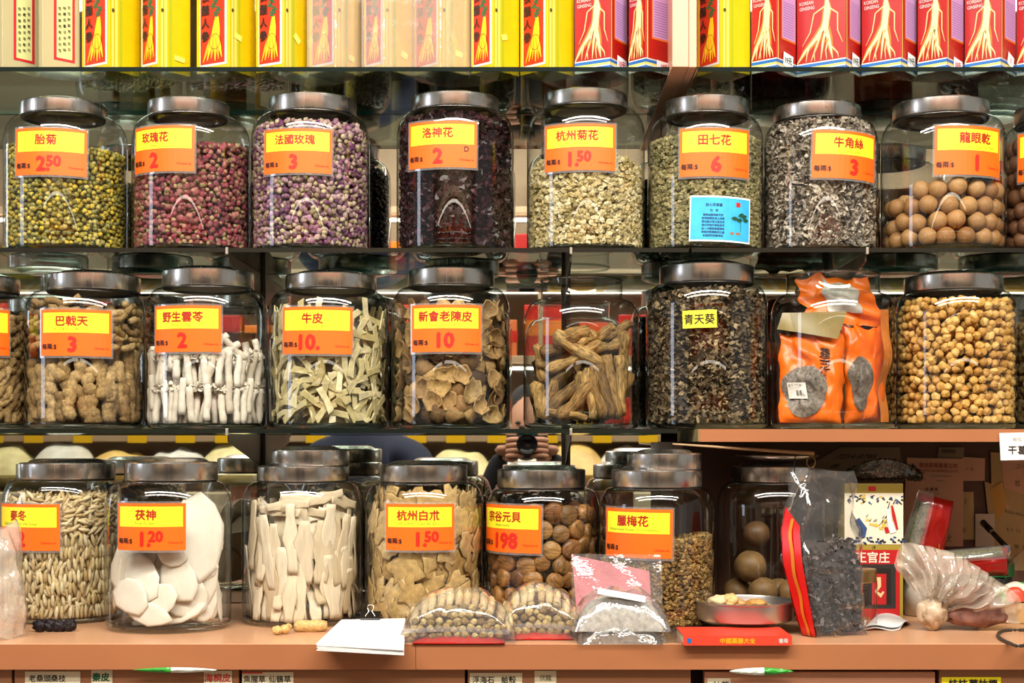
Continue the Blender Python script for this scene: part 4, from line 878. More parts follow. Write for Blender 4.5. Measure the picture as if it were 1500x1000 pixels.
# ------------------------------------------------------------------ loose things on the worktop
def lumpy(fn, nu, nv, amp, fr, seed):
    def f(u, v):
        p = fn(u, v); return tuple(p[i] + amp * mnoise.noise(Vector((p[0] * fr + seed * 3, p[1] * fr, p[2] * fr + i * 9))) for i in range(3))
    return f
def pillow(W, Dp, H, amp=.004, fr=60, seed=0, nu=36, nv=26, skew=0):
    """flattish filled bag lying down: closed top and bottom, thin sealed rim"""
    def mk(s):
        def f(u, v):
            x = (u - .5) * W; y = (v - .5) * Dp; q = max(0, 1 - abs(2 * u - 1) ** 2.6) * max(0, 1 - abs(2 * v - 1) ** 2.6)
            hgt = H * (q ** .55)
            z = hgt if s > 0 else .0005 + .02 * hgt
            a = amp * (q ** .3 if q > 0 else 0) 
            return (x + skew * z + a * .5 * mnoise.noise(Vector((x * fr, y * fr, seed + 4))), y, z + (a * mnoise.noise(Vector((x * fr, y * fr, seed))) if s > 0 else 0))
        return f
    return join([sheet(mk(1), nu, nv), sheet(mk(-1), nu, nv)])
# left edge bag
def at3(px, py): D = (ZC - Z3) * F / (py - CY); return PX(px, py, D)        # the point of the worktop seen at that pixel
p = at3(-30, 938); 
def fb(u, v):
    t = u * 2 * PI; r = .047 * (1 - .35 * max(0, v - .55) - .5 * max(0, v - .85)) * (1 + .07 * math.sin(5 * t + 6 * v) + .04 * math.sin(11 * t)); return (r * math.cos(t) * .95, r * math.sin(t) * .8, .005 + .142 * v + .004 * math.sin(3 * t))
b = tag(obj('plastic_bag', lumpy(fb, 0, 0, .006, 40, 2) and sheet(lumpy(fb, 0, 0, .006, 40, 2), 40, 24), MILKY, loc=p + Vector((0, .03, 0))), 'crumpled milky plastic bag at the left edge of the worktop', 'bag')
# dark dried thing
gs = [blob(ICO3, .0095, .007, .0085, .5, 2.5, i * 3.1).xf(None, ((i - 1.2) * .0125, .002 * math.sin(i * 2), .008 + .0015 * math.sin(i * 3))) for i in range(4)]
o = tag(obj('dried_fruit', join(gs), organic('black_fruit', ['#120c10', '#241a20'], .4, 400, .8, .45), loc=at3(76, 925)), 'shrivelled black dried fruit in front of the layered seed jar', 'dried fruit'); o.rotation_euler.z = .15
# two root bits
RB = organic('root_bit', ['#c49a58', '#dcb878', '#b88a4c'], .3, 200, .7, .7)
g = tube([(-.022 + .0055 * i, .001 * math.sin(i), 0) for i in range(9)], [.005, .008, .0082, .0078, .0083, .008, .0078, .0076, .0055], 12, .2, 3)
o = tag(obj('root_piece', g, RB, loc=at3(455, 925) + Vector((0, 0, .0078))), 'thick tan root piece lying beside the clipped papers', 'root'); o.rotation_euler.z = .1
g = join([blob(ICO3, .0075, .0065, .006, .2, 2, 3), blob(ICO3, .007, .006, .006, .2, 2, 7).xf(None, (.009, .006, .0005)), blob(ICO2, .005, .005, .005, .2, 2, 9).xf(None, (.013, .012, .003))])
tag(obj('root_piece', g, RB, loc=at3(405, 930) + Vector((0, .004, .006))), 'small lumpy root bit in front of the jar of long pale slices', 'root')
# paper pad with binder clip
c4 = [at3(464, 953), at3(590, 960), PX(592, 912, 2.0), PX(500, 908, 1.985)]
for q_ in c4: q_.z = Z3
cen = sum(c4, Vector()) / 4; pad = empty('paper_pad', cen, 'stack of white paper slips held by a black binder clip', 'paper')
PAP = mat('slip_white', '#f4f2ee', .6)
for k in range(7):
    j = RS.uniform(-.0018, .0018, (4, 2)); q = [(c4[i].x - cen.x + j[i][0], c4[i].y - cen.y + j[i][1]) for i in range(4)]; z = .0012 * k + .0005; zb = .006
    V = [(x, y, z + (zb if i > 1 else 0)) for i, (x, y) in enumerate(q)] + [(x, y, z + .0009 + (zb if i > 1 else 0)) for i, (x, y) in enumerate(q)]; obj('paper_sheet', G(V, [(3, 2, 1, 0), (4, 5, 6, 7), (0, 1, 5, 4), (1, 2, 6, 5), (2, 3, 7, 6), (3, 0, 4, 7)], 0, False), PAP, pad)
cx_, cy_ = (c4[2].x + c4[3].x) / 2 - cen.x - .003, (c4[2].y + c4[3].y) / 2 - cen.y - .002
cl = obj('binder_clip', G([(1.15 * a_, b_, 1.25 * c_ + .001) for a_, b_, c_ in [(-.011, -.008, .0085), (.011, -.008, .0085), (.012, .004, -.0), (-.012, .004, .0), (-.012, .004, .016), (.012, .004, .016), (-.011, -.0075, .0095), (.011, -.0075, .0095)]],
      [(0, 1, 2, 3), (3, 2, 5, 4), (6, 4, 5, 7), (0, 3, 4, 6), (1, 7, 5, 2), (0, 6, 7, 1)], 0, False), mat('clip_black', '#14110f', .3), pad, loc=(cx_, cy_ - .001, .004))
hp = [(-.0055, -.006, .0115), (-.0062, -.003, .016), (-.002, .001, .021), (-.0042, .003, .0255), (-.0035, .004, .0285), (0, .005, .0298), (.0035, .004, .0285), (.0042, .003, .0255), (.002, .001, .021), (.0062, -.003, .016), (.0055, -.006, .0115)]
obj('clip_wire', tube(hp, .0007, 6), mat('wire_pale', '#cfc9bd', .25, .9), cl)
# bags of root ends
RE = organic('root_end', ['#94763c', '#b89a5c', '#ccb478', '#7a5c2c'], .4, 320, .7, .7); RSIDE = organic('root_side', ['#c8ac7c', '#dcc496', '#b89868'], .15, 90, .4, .6, stretch=(3, 3, .6))
def rootbag(px0, px1, pyb, pyt, label, seed, red=True):
    a, b = at3(px0, pyb), at3(px1, pyb); W = b.x - a.x; cx = (a.x + b.x) / 2; y0 = a.y; D0 = y0 + DC; H = (pyb - pyt) * (D0 + .02) / F
    e = empty('herb_bag', (cx, y0 + .045, Z3), label, 'bag', 'clear bags of root sticks on the worktop')
    Hs = H * .62; ends = []; T = []
    r = .0052
    k = 0; z = .010
    while z < Hs + .012:
        x = -W * .47 + (k % 2) * r + RS.uniform(-.003, .002)
        while x < W * .46:
            lim = .013 + (Hs) * max(0, 1 - abs(2 * x / W) ** 2.4)
            if z < lim: T.append((x + RS.uniform(-.0018, .0018), z + RS.uniform(-.002, .002)))
            x += r * 2.05
        z += r * 1.62; k += 1
    EP = [mesh('root_stick', join([blob(ICO2, r * 1.02, r * .9, r, .25, 2.2, i * 1.9 + seed), tube([(0, .004, 0), (0, .03, .001), (0, .062, 0)], [r * .92, r, r * .7], 7)]), RE) for i in range(3)]
    for x, z in T:
        o = obj('root_stick', EP[RS.randint(3)], None, e); o.location = (x, -.030 + RS.uniform(-.002, .002) + .25 * max(0, z - .02), z); o.rotation_euler = (RS.uniform(-.14, .14), RS.uniform(0, 6), RS.uniform(-.12, .12)); o.scale = (RS.uniform(.75, 1.15),) * 3
    for i in range(int(W / .011)):                              # long sticks lying over the top, seen side on
        x = -W * .40 + i * .0108 + RS.uniform(-.002, .002); q = max(0, 1 - abs(2 * x / W) ** 2.4); 
        g = tube([(0, -.026, Hs * q + .010), (.001, -.012, Hs * q + .019), (0, .006, Hs * q + .024), (0, .03, Hs * q * .9 + .018)], [.0038, .0058, .006, .005], 8, .12, i + seed); obj('root_stick', g, RSIDE, e, loc=(x, 0, .0))
    if red: obj('red_lining', pillow(W * .86, .08, .010, .0, 10, seed, 20, 12), mat('bag_red', '#c01e14', .35), e, loc=(.002, -.003, .001))
    def f(u, v):                                               # film over the heap
        x = (u - .5) * W * 1.08; q = max(0, 1 - abs(2 * u - 1) ** 2.8) ** .7; t = v
        if t < .35: y = -.040; z = .002 + (H * .62) * q * (t / .35)
        elif t < .8: s = (t - .35) / .45; y = -.040 + .055 * s; z = .002 + H * q * (.62 + .38 * math.sin(s * PI / 2)) * 1.03 + .003
        else: s = (t - .8) / .2; y = .015 + .03 * s; z = .002 + H * q * (1.03 - .8 * s) + .003 * (1 - s)
        n = .0035 * mnoise.noise(Vector((x * 55, v * 7, seed))); return (x + n, y - abs(n) * .6 - .002, max(.001, z + n * .8))
    obj('bag_film', sheet(f, 44, 30), PLASTIC, e)
    s = tag(obj('seal_strip', sheet(lambda u, v: ((u - .5) * W * .98, -.0435 - .001 * math.sin(9 * u), .014 + .006 * v + .002 * math.sin(4 * u)), 20, 2), LAMIN, e), 'zip seal strip')
    return e
rootbag(590, 748, 944, 874, 'clear bag of root ends lying next to the paper pad', 1); rootbag(730, 846, 938, 868, 'smaller clear bag of root ends in front of the scallop jar', 5)
# red sachet standing behind the grey packs and clear bag corner
def quad_sheet(c, nu=14, nv=14, amp=.002, fr=40, seed=0, th=0):
    c = [np.array(q) for q in c]
    def f(u, v):
        p = (c[0] * (1 - u) + c[1] * u) * (1 - v) + (c[3] * (1 - u) + c[2] * u) * v; n = amp * mnoise.noise(Vector((p[0] * fr, p[2] * fr, seed))); m2 = amp * .8 * math.sin((u * 2 + v) * 7 + seed); return (p[0], p[1] + n + m2, p[2])
    g = sheet(f, nu, nv)
    if th: g = join([g, g.xf(None, (0, th, 0))])
    return g
D = 1.93
rs = empty('sachet_bag', PX(885, 920, D), 'flat clear bag with faded pink-red sachet standing behind the grey packs', 'bag'); o0 = rs.location
q = [tuple(PX(a, b, d) - o0) for a, b, d in ((845, 900, 1.93), (956, 905, 1.93), (951, 836, 1.96), (838, 813, 1.96))]
obj('sachet', quad_sheet(q, amp=.0012, seed=3, th=.004), mat('sachet_pink', '#c2616a', .5, vary=.15, vscale=20), rs)
q = [tuple(PX(a, b, d) - o0) for a, b, d in ((838, 925, 1.925), (972, 925, 1.925), (968, 812, 1.953), (837, 811, 1.953))]
obj('bag_film', quad_sheet(q, amp=.0025, seed=5, nu=20, nv=20), PLASTIC, rs)
GRY = organic('grey_powder', ['#8f8880', '#a49a90'], .35, 120, .3, .7)
for i, (px0, px1, pyb, H, lb) in enumerate(((846, 972, 944, .026, 'lower clear pack of grey-brown chips, under a labelled pack'), (838, 984, 926, .044, 'upper clear pack of pale grey chips with a white slip'))):
    a, b = at3(px0, 944), at3(px1, 944); W = b.x - a.x; zz = 0 if i == 0 else .016
    e = empty('herb_pack', ((a.x + b.x) / 2, a.y + .045, Z3 + zz), lb, 'pack', 'clear packs of grey chips on the worktop')
    gs = pillow(W * .86, .07, H, .003, 70, i + 2); obj('contents', gs, organic('chip_grey' if i else 'chip_brown', ['#b0a89e', '#c4bcb2'] if i else ['#6e5442', '#8a7462'], .35, 160, .6, .7), e)
    obj('bag_film', pillow(W, .088, H * 1.12 + .003, .006, 60, i + 8), PLASTIC, e, loc=(0, -.001, .0))
    if i: 
        s = obj('paper_slip', quad_sheet([(-.030, -.034, .047), (.030, -.035, .036), (.031, -.024, .043), (-.029, -.022, .053)], amp=.0003), PAP, e)
        V, Fs = text('炒白朮', .006, .01)
for k, (x, y) in enumerate(((1003, 918),)):
    pass
q = [tuple(at3(a, b) + Vector((0, 0, .0015))) for a, b in ((905, 944), (998, 947), (994, 918), (935, 916))]
o = obj('bag_flap', sheet(lambda u, v: tuple((np.array(q[0]) * (1 - u) + np.array(q[1]) * u) * (1 - v) + (np.array(q[3]) * (1 - u) + np.array(q[2]) * u) * v + np.array((0, 0, .002 + .0015 * math.sin(9 * u + 4 * v)))), 16, 8), PLASTIC); tag(o, 'clear flat bag lying empty between the grey packs and red booklet', 'bag')
# red booklet, steel pan and lumps
a, b = at3(1001, 945), at3(1160, 945); bk = empty('red_booklet', ((a.x + b.x) / 2, a.y, Z3), 'thin red booklet lying flat under the steel pan', 'book'); W = (b.x - a.x) / 2
obj('pages', bbox(-W + .001, W - .001, .001, .089, .0012, .0108, .0004), mat('page_cream', '#e8dcc0', .7), bk)
for z in (0, .0108): obj('cover', box(-W, W, 0, .09, z, z + .0012), mat('booklet_red', '#e2432e', .35), bk)
obj('cover', box(-W, W, -.0012, 0, 0, .012), mat('booklet_red', '#e2432e'), bk)
d = Decal(lambda u, v, h: (u, -.0015 - h, .006 + v)); d.add(text('中國藥膳大全', .0075, .02), 0, (.0, 0)); d.add(text('書局', .006, .02), 1, (W * .84, 0)); d.add(rect2(-W * .93, -W * .86, -.003, .003), 2); obj('spine_lettering', d.g(), [mat('print_amber', '#f6b018', .4), WHITEP, BLUEP], bk)
pr = 74 * 2.0 / F; pc = PX(1091, 0, 2.0); pan = empty('steel_pan', (pc.x, 2.0 - DC + .005, Z3 + .012), 'shallow round steel pan holding tan lumps on the red booklet', 'pan')
pan.location.y = -.195 + .02
pan.location.x = (1091 - CX) * (DC + pan.location.y) / F; pr = 73 * (DC + pan.location.y) / F
obj('bowl', lathe([(.0005, .001), (pr * .80, .001), (pr * .93, .005), (pr * .965, .010), (pr * .97, .027), (pr, .029), (pr, .0305), (pr * .965, .0305), (pr * .95, .028), (pr * .945, .011), (pr * .91, .007), (pr * .79, .003), (.0005, .003)], 64), mat('pan_steel', (.6, .58, .55, 1), .36, 1), pan, sharp=30)
LUMP = organic('amber_lump', ['#c08c48', '#dcb070', '#e8cc98', '#b87c34'], .35, 90, .8, .5)
for i, (px, py, sx, sz) in enumerate(((1052, 880, 14, 9), (1070, 878, 13, 9), (1082, 884, 12, 7), (1108, 884, 16, 8), (1064, 888, 18, 8), (1125, 889, 10, 5), (1088, 892, 14, 5), (1046, 888, 12, 7))):
    Dd = 1.965 + .01 * (i % 3); p = PX(px, py, Dd); s = Dd / F; p.z = max(p.z, Z3 + .012 + .004 + sz * s * .8); tag(obj('resin_lump', blob(ICO3, sx * s, sx * s * .8, sz * s, .35, 1.8, i * 2.9), LUMP, loc=p), ['broad', 'round', 'small', 'long', 'wide low', 'tiny', 'flat', 'little'][i] + ' amber-tan lump in the shallow steel pan', 'dried herb', 'tan lumps in the steel pan')
# tall clear bag with red gusset and dark curls
Db = 1.93; hb = empty('herb_bag', PX(1205, 938, Db), 'tall crinkled clear bag of black curls with a red side panel', 'bag'); hb.location.z = Z3; o0 = hb.location.copy()
def L3(px, py, D): return PX(px, py, D) - o0
lo = [L3(1186, 930, 1.89), L3(1200, 941, 1.88), L3(1266, 918, 1.94), L3(1262, 912, 2.0), L3(1195, 915, 2.0)]
def ringat(v):                                                 # cross sections in pixels from the bottom up: front-left, front-mid, front-right, back-right, back-left
    K = [(0, (1178, 1200, 1270, 1264, 1190), 938), (.25, (1162, 1190, 1266, 1264, 1172), 880), (.5, (1147, 1180, 1262, 1258, 1156), 820), (.68, (1146, 1176, 1258, 1252, 1156), 775), (.85, (1154, 1180, 1250, 1244, 1164), 730), (1, (1158, 1190, 1252, 1246, 1170), 690)]
    for (v0, x0, y0), (v1, x1, y1) in zip(K, K[1:]):
        if v <= v1 + 1e-9: t = (v - v0) / (v1 - v0); return [x0[i] + (x1[i] - x0[i]) * t for i in range(5)], y0 + (y1 - y0) * t
def bagpt(u, v, sh=1.0):
    xs, py = ringat(v); Ds = [1.93, 1.905, 1.93, 1.985, 1.985]; q = u * 5; i = int(q) % 5; t = q - int(q); fl = .35 + .65 * min(1, (1 - v) * 2.2)
    Dm = 1.945; D = Ds[i] + (Ds[(i + 1) % 5] - Ds[i]) * t; D = Dm + (D - Dm) * fl; X = xs[i] + (xs[(i + 1) % 5] - xs[i]) * t; mid = sum(xs) / 5
    p = PX(mid + (X - mid) * sh, py, Dm + (D - Dm) * sh) - o0; p.z = max(.001, (ZC + (CY - py) * 1.93 / F) - Z3 + .0 ); 
    if v == 0: p.z = .0015
    return p
def film(u, v):
    p = bagpt(u % 1.0, v); n = .0045 * mnoise.noise(Vector((u * 9, v * 9, 3))) + .003 * math.sin(v * 22 + u * 15) * (v > .45); return (p.x + n, p.y - n * .7, p.z + .006 * mnoise.noise(Vector((u * 6, 4, v * 2))) * (v > .9))
CRINK = thin('crinkled_plastic', base=.09, edge=(.7, .7, .7), haze=.03, bump=.45, bscale=22, power=2.6, rough=.05)
obj('bag_film', sheet(film, 60, 44), CRINK, hb)
def redp(u, v):
    u2 = .985 - .17 * u if False else (1.0 - .2 * (1 - u)); p = bagpt(min(u2, .9999), v * .8, 1.02); n = .003 * mnoise.noise(Vector((u * 6, v * 8, 1))); return (p.x - .001 + n, p.y - .0015 + n, p.z)
obj('red_panel', join([sheet(redp, 8, 26), sheet(lambda u, v: tuple(np.array(bagpt(.17 * u, .0 + v * (.80 - .1 * u), 1.015)) + np.array((0, -.001, 0))), 4, 20)]), mat('foil_red', '#d41c18', .25), hb)
g_ = sheet(lambda u, v: tuple(np.array(bagpt(.07 + .03 * u, v * .74, 1.035)) + np.array((.001 * math.sin(v * 20), -.002, 0))), 2, 20); obj('gold_stripe', g_, mat('foil_gold', '#e88a2a', .3, .4), hb)
CR2 = [curl(6, .026, .0065, .8 + .2 * i, .25 * i, i * 1.7) for i in range(8)]
P = []; 
while len(P) < 1500:
    u, v, s = RS.uniform(), RS.uniform(.03, .60), RS.uniform(.1, .93) ** .4; p = bagpt(u, v, s * .86)
    if v > .60 - .05 * math.sin(u * 9): continue
    P.append(tuple(p))
P = np.array(P); P[:, 2] = np.maximum(P[:, 2], .010); tag(obj('black_curls', join([scatter(CR2, RS.randint(0, 8, len(P)), randrot(len(P)), P), sheet(lambda u, v: tuple(np.array(bagpt(u % 1, v * .55 + .02, .72)) + np.array((0, 0, .008))), 20, 8)]), organic('black_curl', ['#1c1716', '#3e3532', '#7a6e6a', '#2a2322'], .3, 250, rough=.45), loc=o0), 'black-brown dried curls inside the tall clear bag', 'dried herb', kind='stuff')  # lightest grey of the palette is painted in as highlights on the curls
# steelyard balance: rod, ring, cords
stl = empty('balance_rod', PX(1100, 655, 2.06), 'thin wooden balance rod resting above the shaded jar lid', 'scale'); q0 = stl.location
ra, rbp = PX(985, 650, 2.02) - q0, PX(1192, 664, 2.07) - q0
obj('rod', tube([ra, ra.lerp(rbp, .5), rbp], [.0012, .0022, .0028], 10), mat('rod_bone', '#b89468', .4, vary=.2, vscale=60), stl)
pr0 = PX(1188, 664, 2.068) - q0
obj('ring', tube([pr0 + Vector((.006 * math.sin(t), 0, -.012 + .008 * math.cos(t))) for t in np.linspace(0, 2 * PI, 20)], .0008, 6), mat('brass', '#9a7a48', .3, .9), stl)
obj('cord', tube([pr0 + Vector((.001, -.002, -.020)), pr0 + Vector((-.006, -.004, -.034)), pr0 + Vector((-.016, -.006, -.041)), pr0 + Vector((-.024, -.006, -.034)), pr0 + Vector((-.024, -.004, -.016)), pr0 + Vector((-.022, 0, -.002))], .0009, 5), mat('cord_black', '#1a1410', .8), stl)
obj('support_dish', lathe([(.0005, 0), (.05, .001), (.062, .006), (.060, .008), (.048, .003), (.0005, .002)], 40), STEEL, stl, loc=PX(1137, 674, 2.14) - q0)
# ------------------------------------------------------------------ right bay
def pinned(pts4, m, label, lines=None, grp='papers pinned in the right bay', name='pinned_note', y=.149, ink=INKBLK):
    D = y + DC; c = [np.array(PX(a, b, D)) for a, b in pts4]; e0 = sum(c) / 4
    k = pinned.k = getattr(pinned, 'k', 0) + 1
    e = empty(name, tuple(e0), label, 'paper', grp); off = -.0006 * k
    def f(u, v): p = (c[0] * (1 - u) + c[1] * u) * (1 - v) + (c[3] * (1 - u) + c[2] * u) * v - e0; return (p[0], p[1] + off - .002 * math.sin(u * 2.5) * v, p[2])
    obj('sheet', sheet(f, 8, 8), m, e)
    if lines:
        d = Decal(lambda u, v, h: tuple(np.array(f(u, v)) + np.array((0, -.0006 - h, 0))))
        for tx, u, v, s, ik in lines:
            V, Fs = text(tx, 1, .01); wd = np.linalg.norm(c[1] - c[0]); hg = np.linalg.norm(c[3] - c[0]); V = V * s / np.array([wd, hg]); d.add((V, Fs), ik, (u, v))
        obj('lettering', d.g(), [ink, mat('ink_faded_red', '#8c3a28', .6), mat('ink_faded', '#6e6254', .6)], e)
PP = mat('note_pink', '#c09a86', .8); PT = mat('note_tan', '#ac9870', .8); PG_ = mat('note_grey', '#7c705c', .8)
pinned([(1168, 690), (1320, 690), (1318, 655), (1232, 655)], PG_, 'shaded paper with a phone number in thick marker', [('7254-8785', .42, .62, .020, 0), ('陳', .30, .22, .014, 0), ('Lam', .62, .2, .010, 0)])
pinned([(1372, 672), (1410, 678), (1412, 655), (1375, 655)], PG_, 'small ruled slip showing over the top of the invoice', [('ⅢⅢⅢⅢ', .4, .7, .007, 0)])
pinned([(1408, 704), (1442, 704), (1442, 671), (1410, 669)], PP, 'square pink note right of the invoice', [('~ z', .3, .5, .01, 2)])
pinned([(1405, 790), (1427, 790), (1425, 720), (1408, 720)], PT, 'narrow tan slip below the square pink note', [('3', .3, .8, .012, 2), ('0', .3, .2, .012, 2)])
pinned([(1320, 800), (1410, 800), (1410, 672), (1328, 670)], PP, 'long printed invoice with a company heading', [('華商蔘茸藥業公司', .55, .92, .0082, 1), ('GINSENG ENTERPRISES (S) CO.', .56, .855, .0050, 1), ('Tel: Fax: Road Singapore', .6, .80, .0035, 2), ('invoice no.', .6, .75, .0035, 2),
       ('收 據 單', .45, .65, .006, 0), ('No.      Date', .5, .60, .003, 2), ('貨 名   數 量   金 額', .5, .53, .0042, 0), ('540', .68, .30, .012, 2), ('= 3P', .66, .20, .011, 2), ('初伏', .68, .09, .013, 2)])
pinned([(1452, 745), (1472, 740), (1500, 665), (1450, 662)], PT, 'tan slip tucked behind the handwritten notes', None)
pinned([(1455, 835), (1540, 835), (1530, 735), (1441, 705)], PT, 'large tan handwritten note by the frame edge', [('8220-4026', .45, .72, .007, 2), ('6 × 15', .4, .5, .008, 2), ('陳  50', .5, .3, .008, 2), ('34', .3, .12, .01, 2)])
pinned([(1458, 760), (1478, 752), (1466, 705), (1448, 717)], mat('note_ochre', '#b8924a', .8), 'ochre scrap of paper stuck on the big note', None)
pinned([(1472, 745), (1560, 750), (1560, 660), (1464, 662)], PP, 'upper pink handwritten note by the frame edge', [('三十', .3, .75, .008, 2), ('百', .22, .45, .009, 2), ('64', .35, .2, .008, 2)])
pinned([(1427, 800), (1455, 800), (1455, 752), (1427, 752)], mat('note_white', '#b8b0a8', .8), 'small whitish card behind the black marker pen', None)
# white card hanging on the shelf front
tg = empty('shelf_tag', PX(1496, 655, 2.028), 'white handwritten card hanging from the pink shelf front', 'sign'); t0 = tg.location.copy()
D = 2.026; c = [PX(a, b, D) - t0 for a, b in ((1466, 674), (1560, 672), (1560, 632), (1464, 634))]
obj('card', G([tuple(v) for v in c] + [tuple(v + Vector((0, .0015, 0))) for v in c], [(0, 1, 2, 3), (7, 6, 5, 4), (0, 4, 5, 1), (1, 5, 6, 2), (2, 6, 7, 3), (3, 7, 4, 0)], 0, False), WHITE, tg)
d = Decal(lambda u, v, h: tuple(PX(u, v, D) - t0 + Vector((0, -.0008 - h, 0)))); V, Fs = text('干葛根', 14, .01); d.add((V * np.array([1, -1]), Fs), 0, (1497, 659)); V, Fs = text('每包十元', 7, 0); d.add((V * np.array([1, -1]), Fs), 1, (1497, 643))
obj('lettering', d.g(), [INKBLK, mat('ink_faint', '#a8a49c', .6)], tg)
# branded tin-style box
D = 2.10; tb = empty('tea_box', PX(1290, 912, D), 'tall olive and red box with a painted figure panel, behind the small jar', 'box'); tb.location.z = Z3; t0 = tb.location.copy(); wx = 43 * D / F
zz = lambda py: PX(0, py, D).z - Z3; xx = lambda px: (px - 1280) * D / F
tb.location.x = PX(1280, 0, D).x
obj('carton', bbox(-wx, wx, 0, .045, 0, zz(708), .0008), mat('box_olive', '#a08a34', .4), tb)
d = Decal(lambda u, v, h: (xx(u), -.0004 - h, zz(v))); R2 = lambda a, b, y0, y1: (rect2(a, b, y0, y1))
d.add(R2(1237, 1323, 797, 722), 0); d.add(R2(1237, 1318, 904, 805), 1, h=.0002); d.add(R2(1250, 1312, 891, 826), 3, h=.0004); d.add(R2(1258, 1305, 885, 832), 2, h=.0006); d.add(R2(1277, 1298, 885, 840), 1, h=.0008); d.add(R2(1272, 1283, 719, 712), 1, h=.0002)
d.add(strip2([(1287, 845), (1288, 858), (1283, 866), (1290, 872), (1294, 866)], [6, 5, 4, 6, 3]), 4, h=.001)
V, Fs = text('正官庄', 17, .02); d.add((V * np.array([1, -1]), Fs), 0, (1278, 816), .0006); V, Fs = text('18', 6, 0); d.add((V * np.array([1, -1]), Fs), 2, (1280, 801), .0003)
V, Fs = text('高麗蔘茶', 8, .02); d.add((V * np.array([1, -1]), Fs), 1, (1280, 908), .0006)
rr = random.Random(4)
for k in range(34): 
    x, y = 1240 + rr.random() * 80, 726 + rr.random() * 10; d.add(strip2([(x, y), (x + rr.uniform(2, 6), y + rr.uniform(-4, 6))], [3, 1.2]), rr.choice([3, 6, 5]), h=.0004 + .0001 * (k % 5))
for k in range(26):
    x, y = 1244 + rr.random() * 78, 786 + rr.random() * 9; d.add(strip2([(x, y), (x + rr.uniform(2, 6), y + rr.uniform(-2, 4))], [3.5, 2]), rr.choice([2, 5]), h=.0004 + .0001 * (k % 5))
for k in range(14):
    x, y = 1268 + rr.random() * 34, 758 + rr.random() * 16; d.add(strip2([(x, y), (x + 6, y + rr.uniform(-1, 3))], [4, 2]), 6, h=.0004 + .0001 * (k % 5)); d.add(strip2([(x, y - 4), (x + 3, y - 8)], [1, .6]), 2, h=.001)
for P2, w_, k_ in (([(1306, 740), (1309, 755), (1314, 775)], [3, 5, 3], 1), ([(1300, 745), (1303, 765), (1308, 780)], [4, 7, 9], 7), ([(1308, 738), (1312, 730)], [1.5, 1], 2), ([(1300, 745), (1303, 735)], [1.5, 1], 2), ([(1297, 772), (1300, 780)], [5, 6], 1), ([(1255, 760), (1264, 775), (1262, 786)], [8, 12, 10], 5)): d.add(strip2(P2, w_), k_, h=.0012)
obj('printed_front', d.g(), [mat('print_ivory', '#e8dcc4', .5), mat('print_crimson', '#b81c1e', .4), INKBLK, mat('print_charcoal', '#2a2420', .5), mat('print_gold_cream', '#e8c890', .4), mat('print_slate_blue', '#2c4c78', .5), mat('print_straw', '#d8b84a', .5), mat('print_white2', '#f0ebe4', .5)], tb)
# dark leaf bag on top of the box
def darkbag(u, v):
    x = 1232 + 125 * u; yb = 703 - 4 * math.sin(u * 3) ; th = 26 * math.sin(PI * min(1, u * 1.02)) ** .6; p = PX(x, yb - th * (.5 - .5 * math.cos(PI * v)) * 1.0, 2.12 + .03 * math.sin(PI * v) * (1 if v < .5 else 1)); return tuple(p)
g1 = sheet(lambda u, v: tuple(Vector(darkbag(u, v)) + Vector((0, -.030 * math.sin(PI * v) * math.sin(PI * u) ** .5, 0))), 30, 12)
lb = empty('leaf_bag', PX(1290, 700, 2.12), 'flat clear bag of dark leaves lying on top of the olive box', 'bag')
q0 = lb.location; obj('bag_film', g1.xf(None, tuple(-q0)), PLASTIC, lb)
P = []; 
for _ in range(420): u, v = RS.uniform(.08, .92), RS.uniform(.05, .9); p = Vector(darkbag(u, v)) + Vector((0, -RS.uniform(0, .022) * math.sin(PI * v) * math.sin(PI * u) ** .5, 0)); P.append(tuple(p - q0))
o = obj('contents', scatter(CR2, RS.randint(0, 8, len(P)), randrot(len(P)) * .7, np.array(P)), organic('olive_leaf', ['#2a2414', '#4a4224', '#1c180e'], .3, 250), lb); o['kind'] = 'stuff'
# red packets
def packet(c0, c1, w0, w1, D, label, gold=True, seed=0):
    a, b = PX(*c0, D), PX(*c1, D); e = empty('red_packet', a, label, 'packet', 'glossy red packets in the right bay'); d_ = (b - a); L = d_.length; u = d_ / L; s = Vector((0, -1, 0)).cross(u).normalized()
    def f(sgn):
        def g(p, q):
            t = q; wd = (w0 + (w1 - w0) * t) * D / F; x = (p - .5) * wd; th = sgn * .016 * math.sqrt(max(0, 1 - (2 * p - 1) ** 4)) * math.sqrt(max(0, 1 - (2 * t - 1) ** 6)); n = .003 * mnoise.noise(Vector((p * 5, t * 5, seed + sgn))); P_ = u * (L * t) + s * x + Vector((0, 1, 0)) * (-th + n); return tuple(P_)
        return g
    obj('foil', join([sheet(f(1), 16, 22), sheet(f(-1), 16, 22)]), mat('packet_red', '#8e120e', .22, .15), e)
    def g2(p, q): P_ = Vector(f(1)(.62 + .45 * p, q * 1.06 - .02)); return tuple(P_ + Vector((0, -.002, 0)))
    obj('clear_side', sheet(g2, 6, 18), PLASTIC, e)
    obj('herb_inside', sheet(lambda p, q: tuple(Vector(f(1)(.72 + .3 * p, .1 + q * .8)) + Vector((0, -.001, 0))), 5, 16), organic('packet_herb', ['#4a4832', '#6a6648'], .6, 250), e)
    if gold: obj('gold_print', sheet(lambda p, q: tuple(Vector(f(1)(.12 + .04 * p + .1 * q, .12 + q * .3)) + Vector((0, -.0015, 0))), 2, 8), mat('foil_gold2', '#c87a1c', .25, .6), e)
packet((1345, 838), (1372, 728), 62, 52, 2.13, 'red foil packet leaning upright against the invoice', seed=2)
packet((1372, 826), (1476, 822), 34, 42, 2.10, 'red foil packet lying flat in front of the pinned notes', False, seed=6)
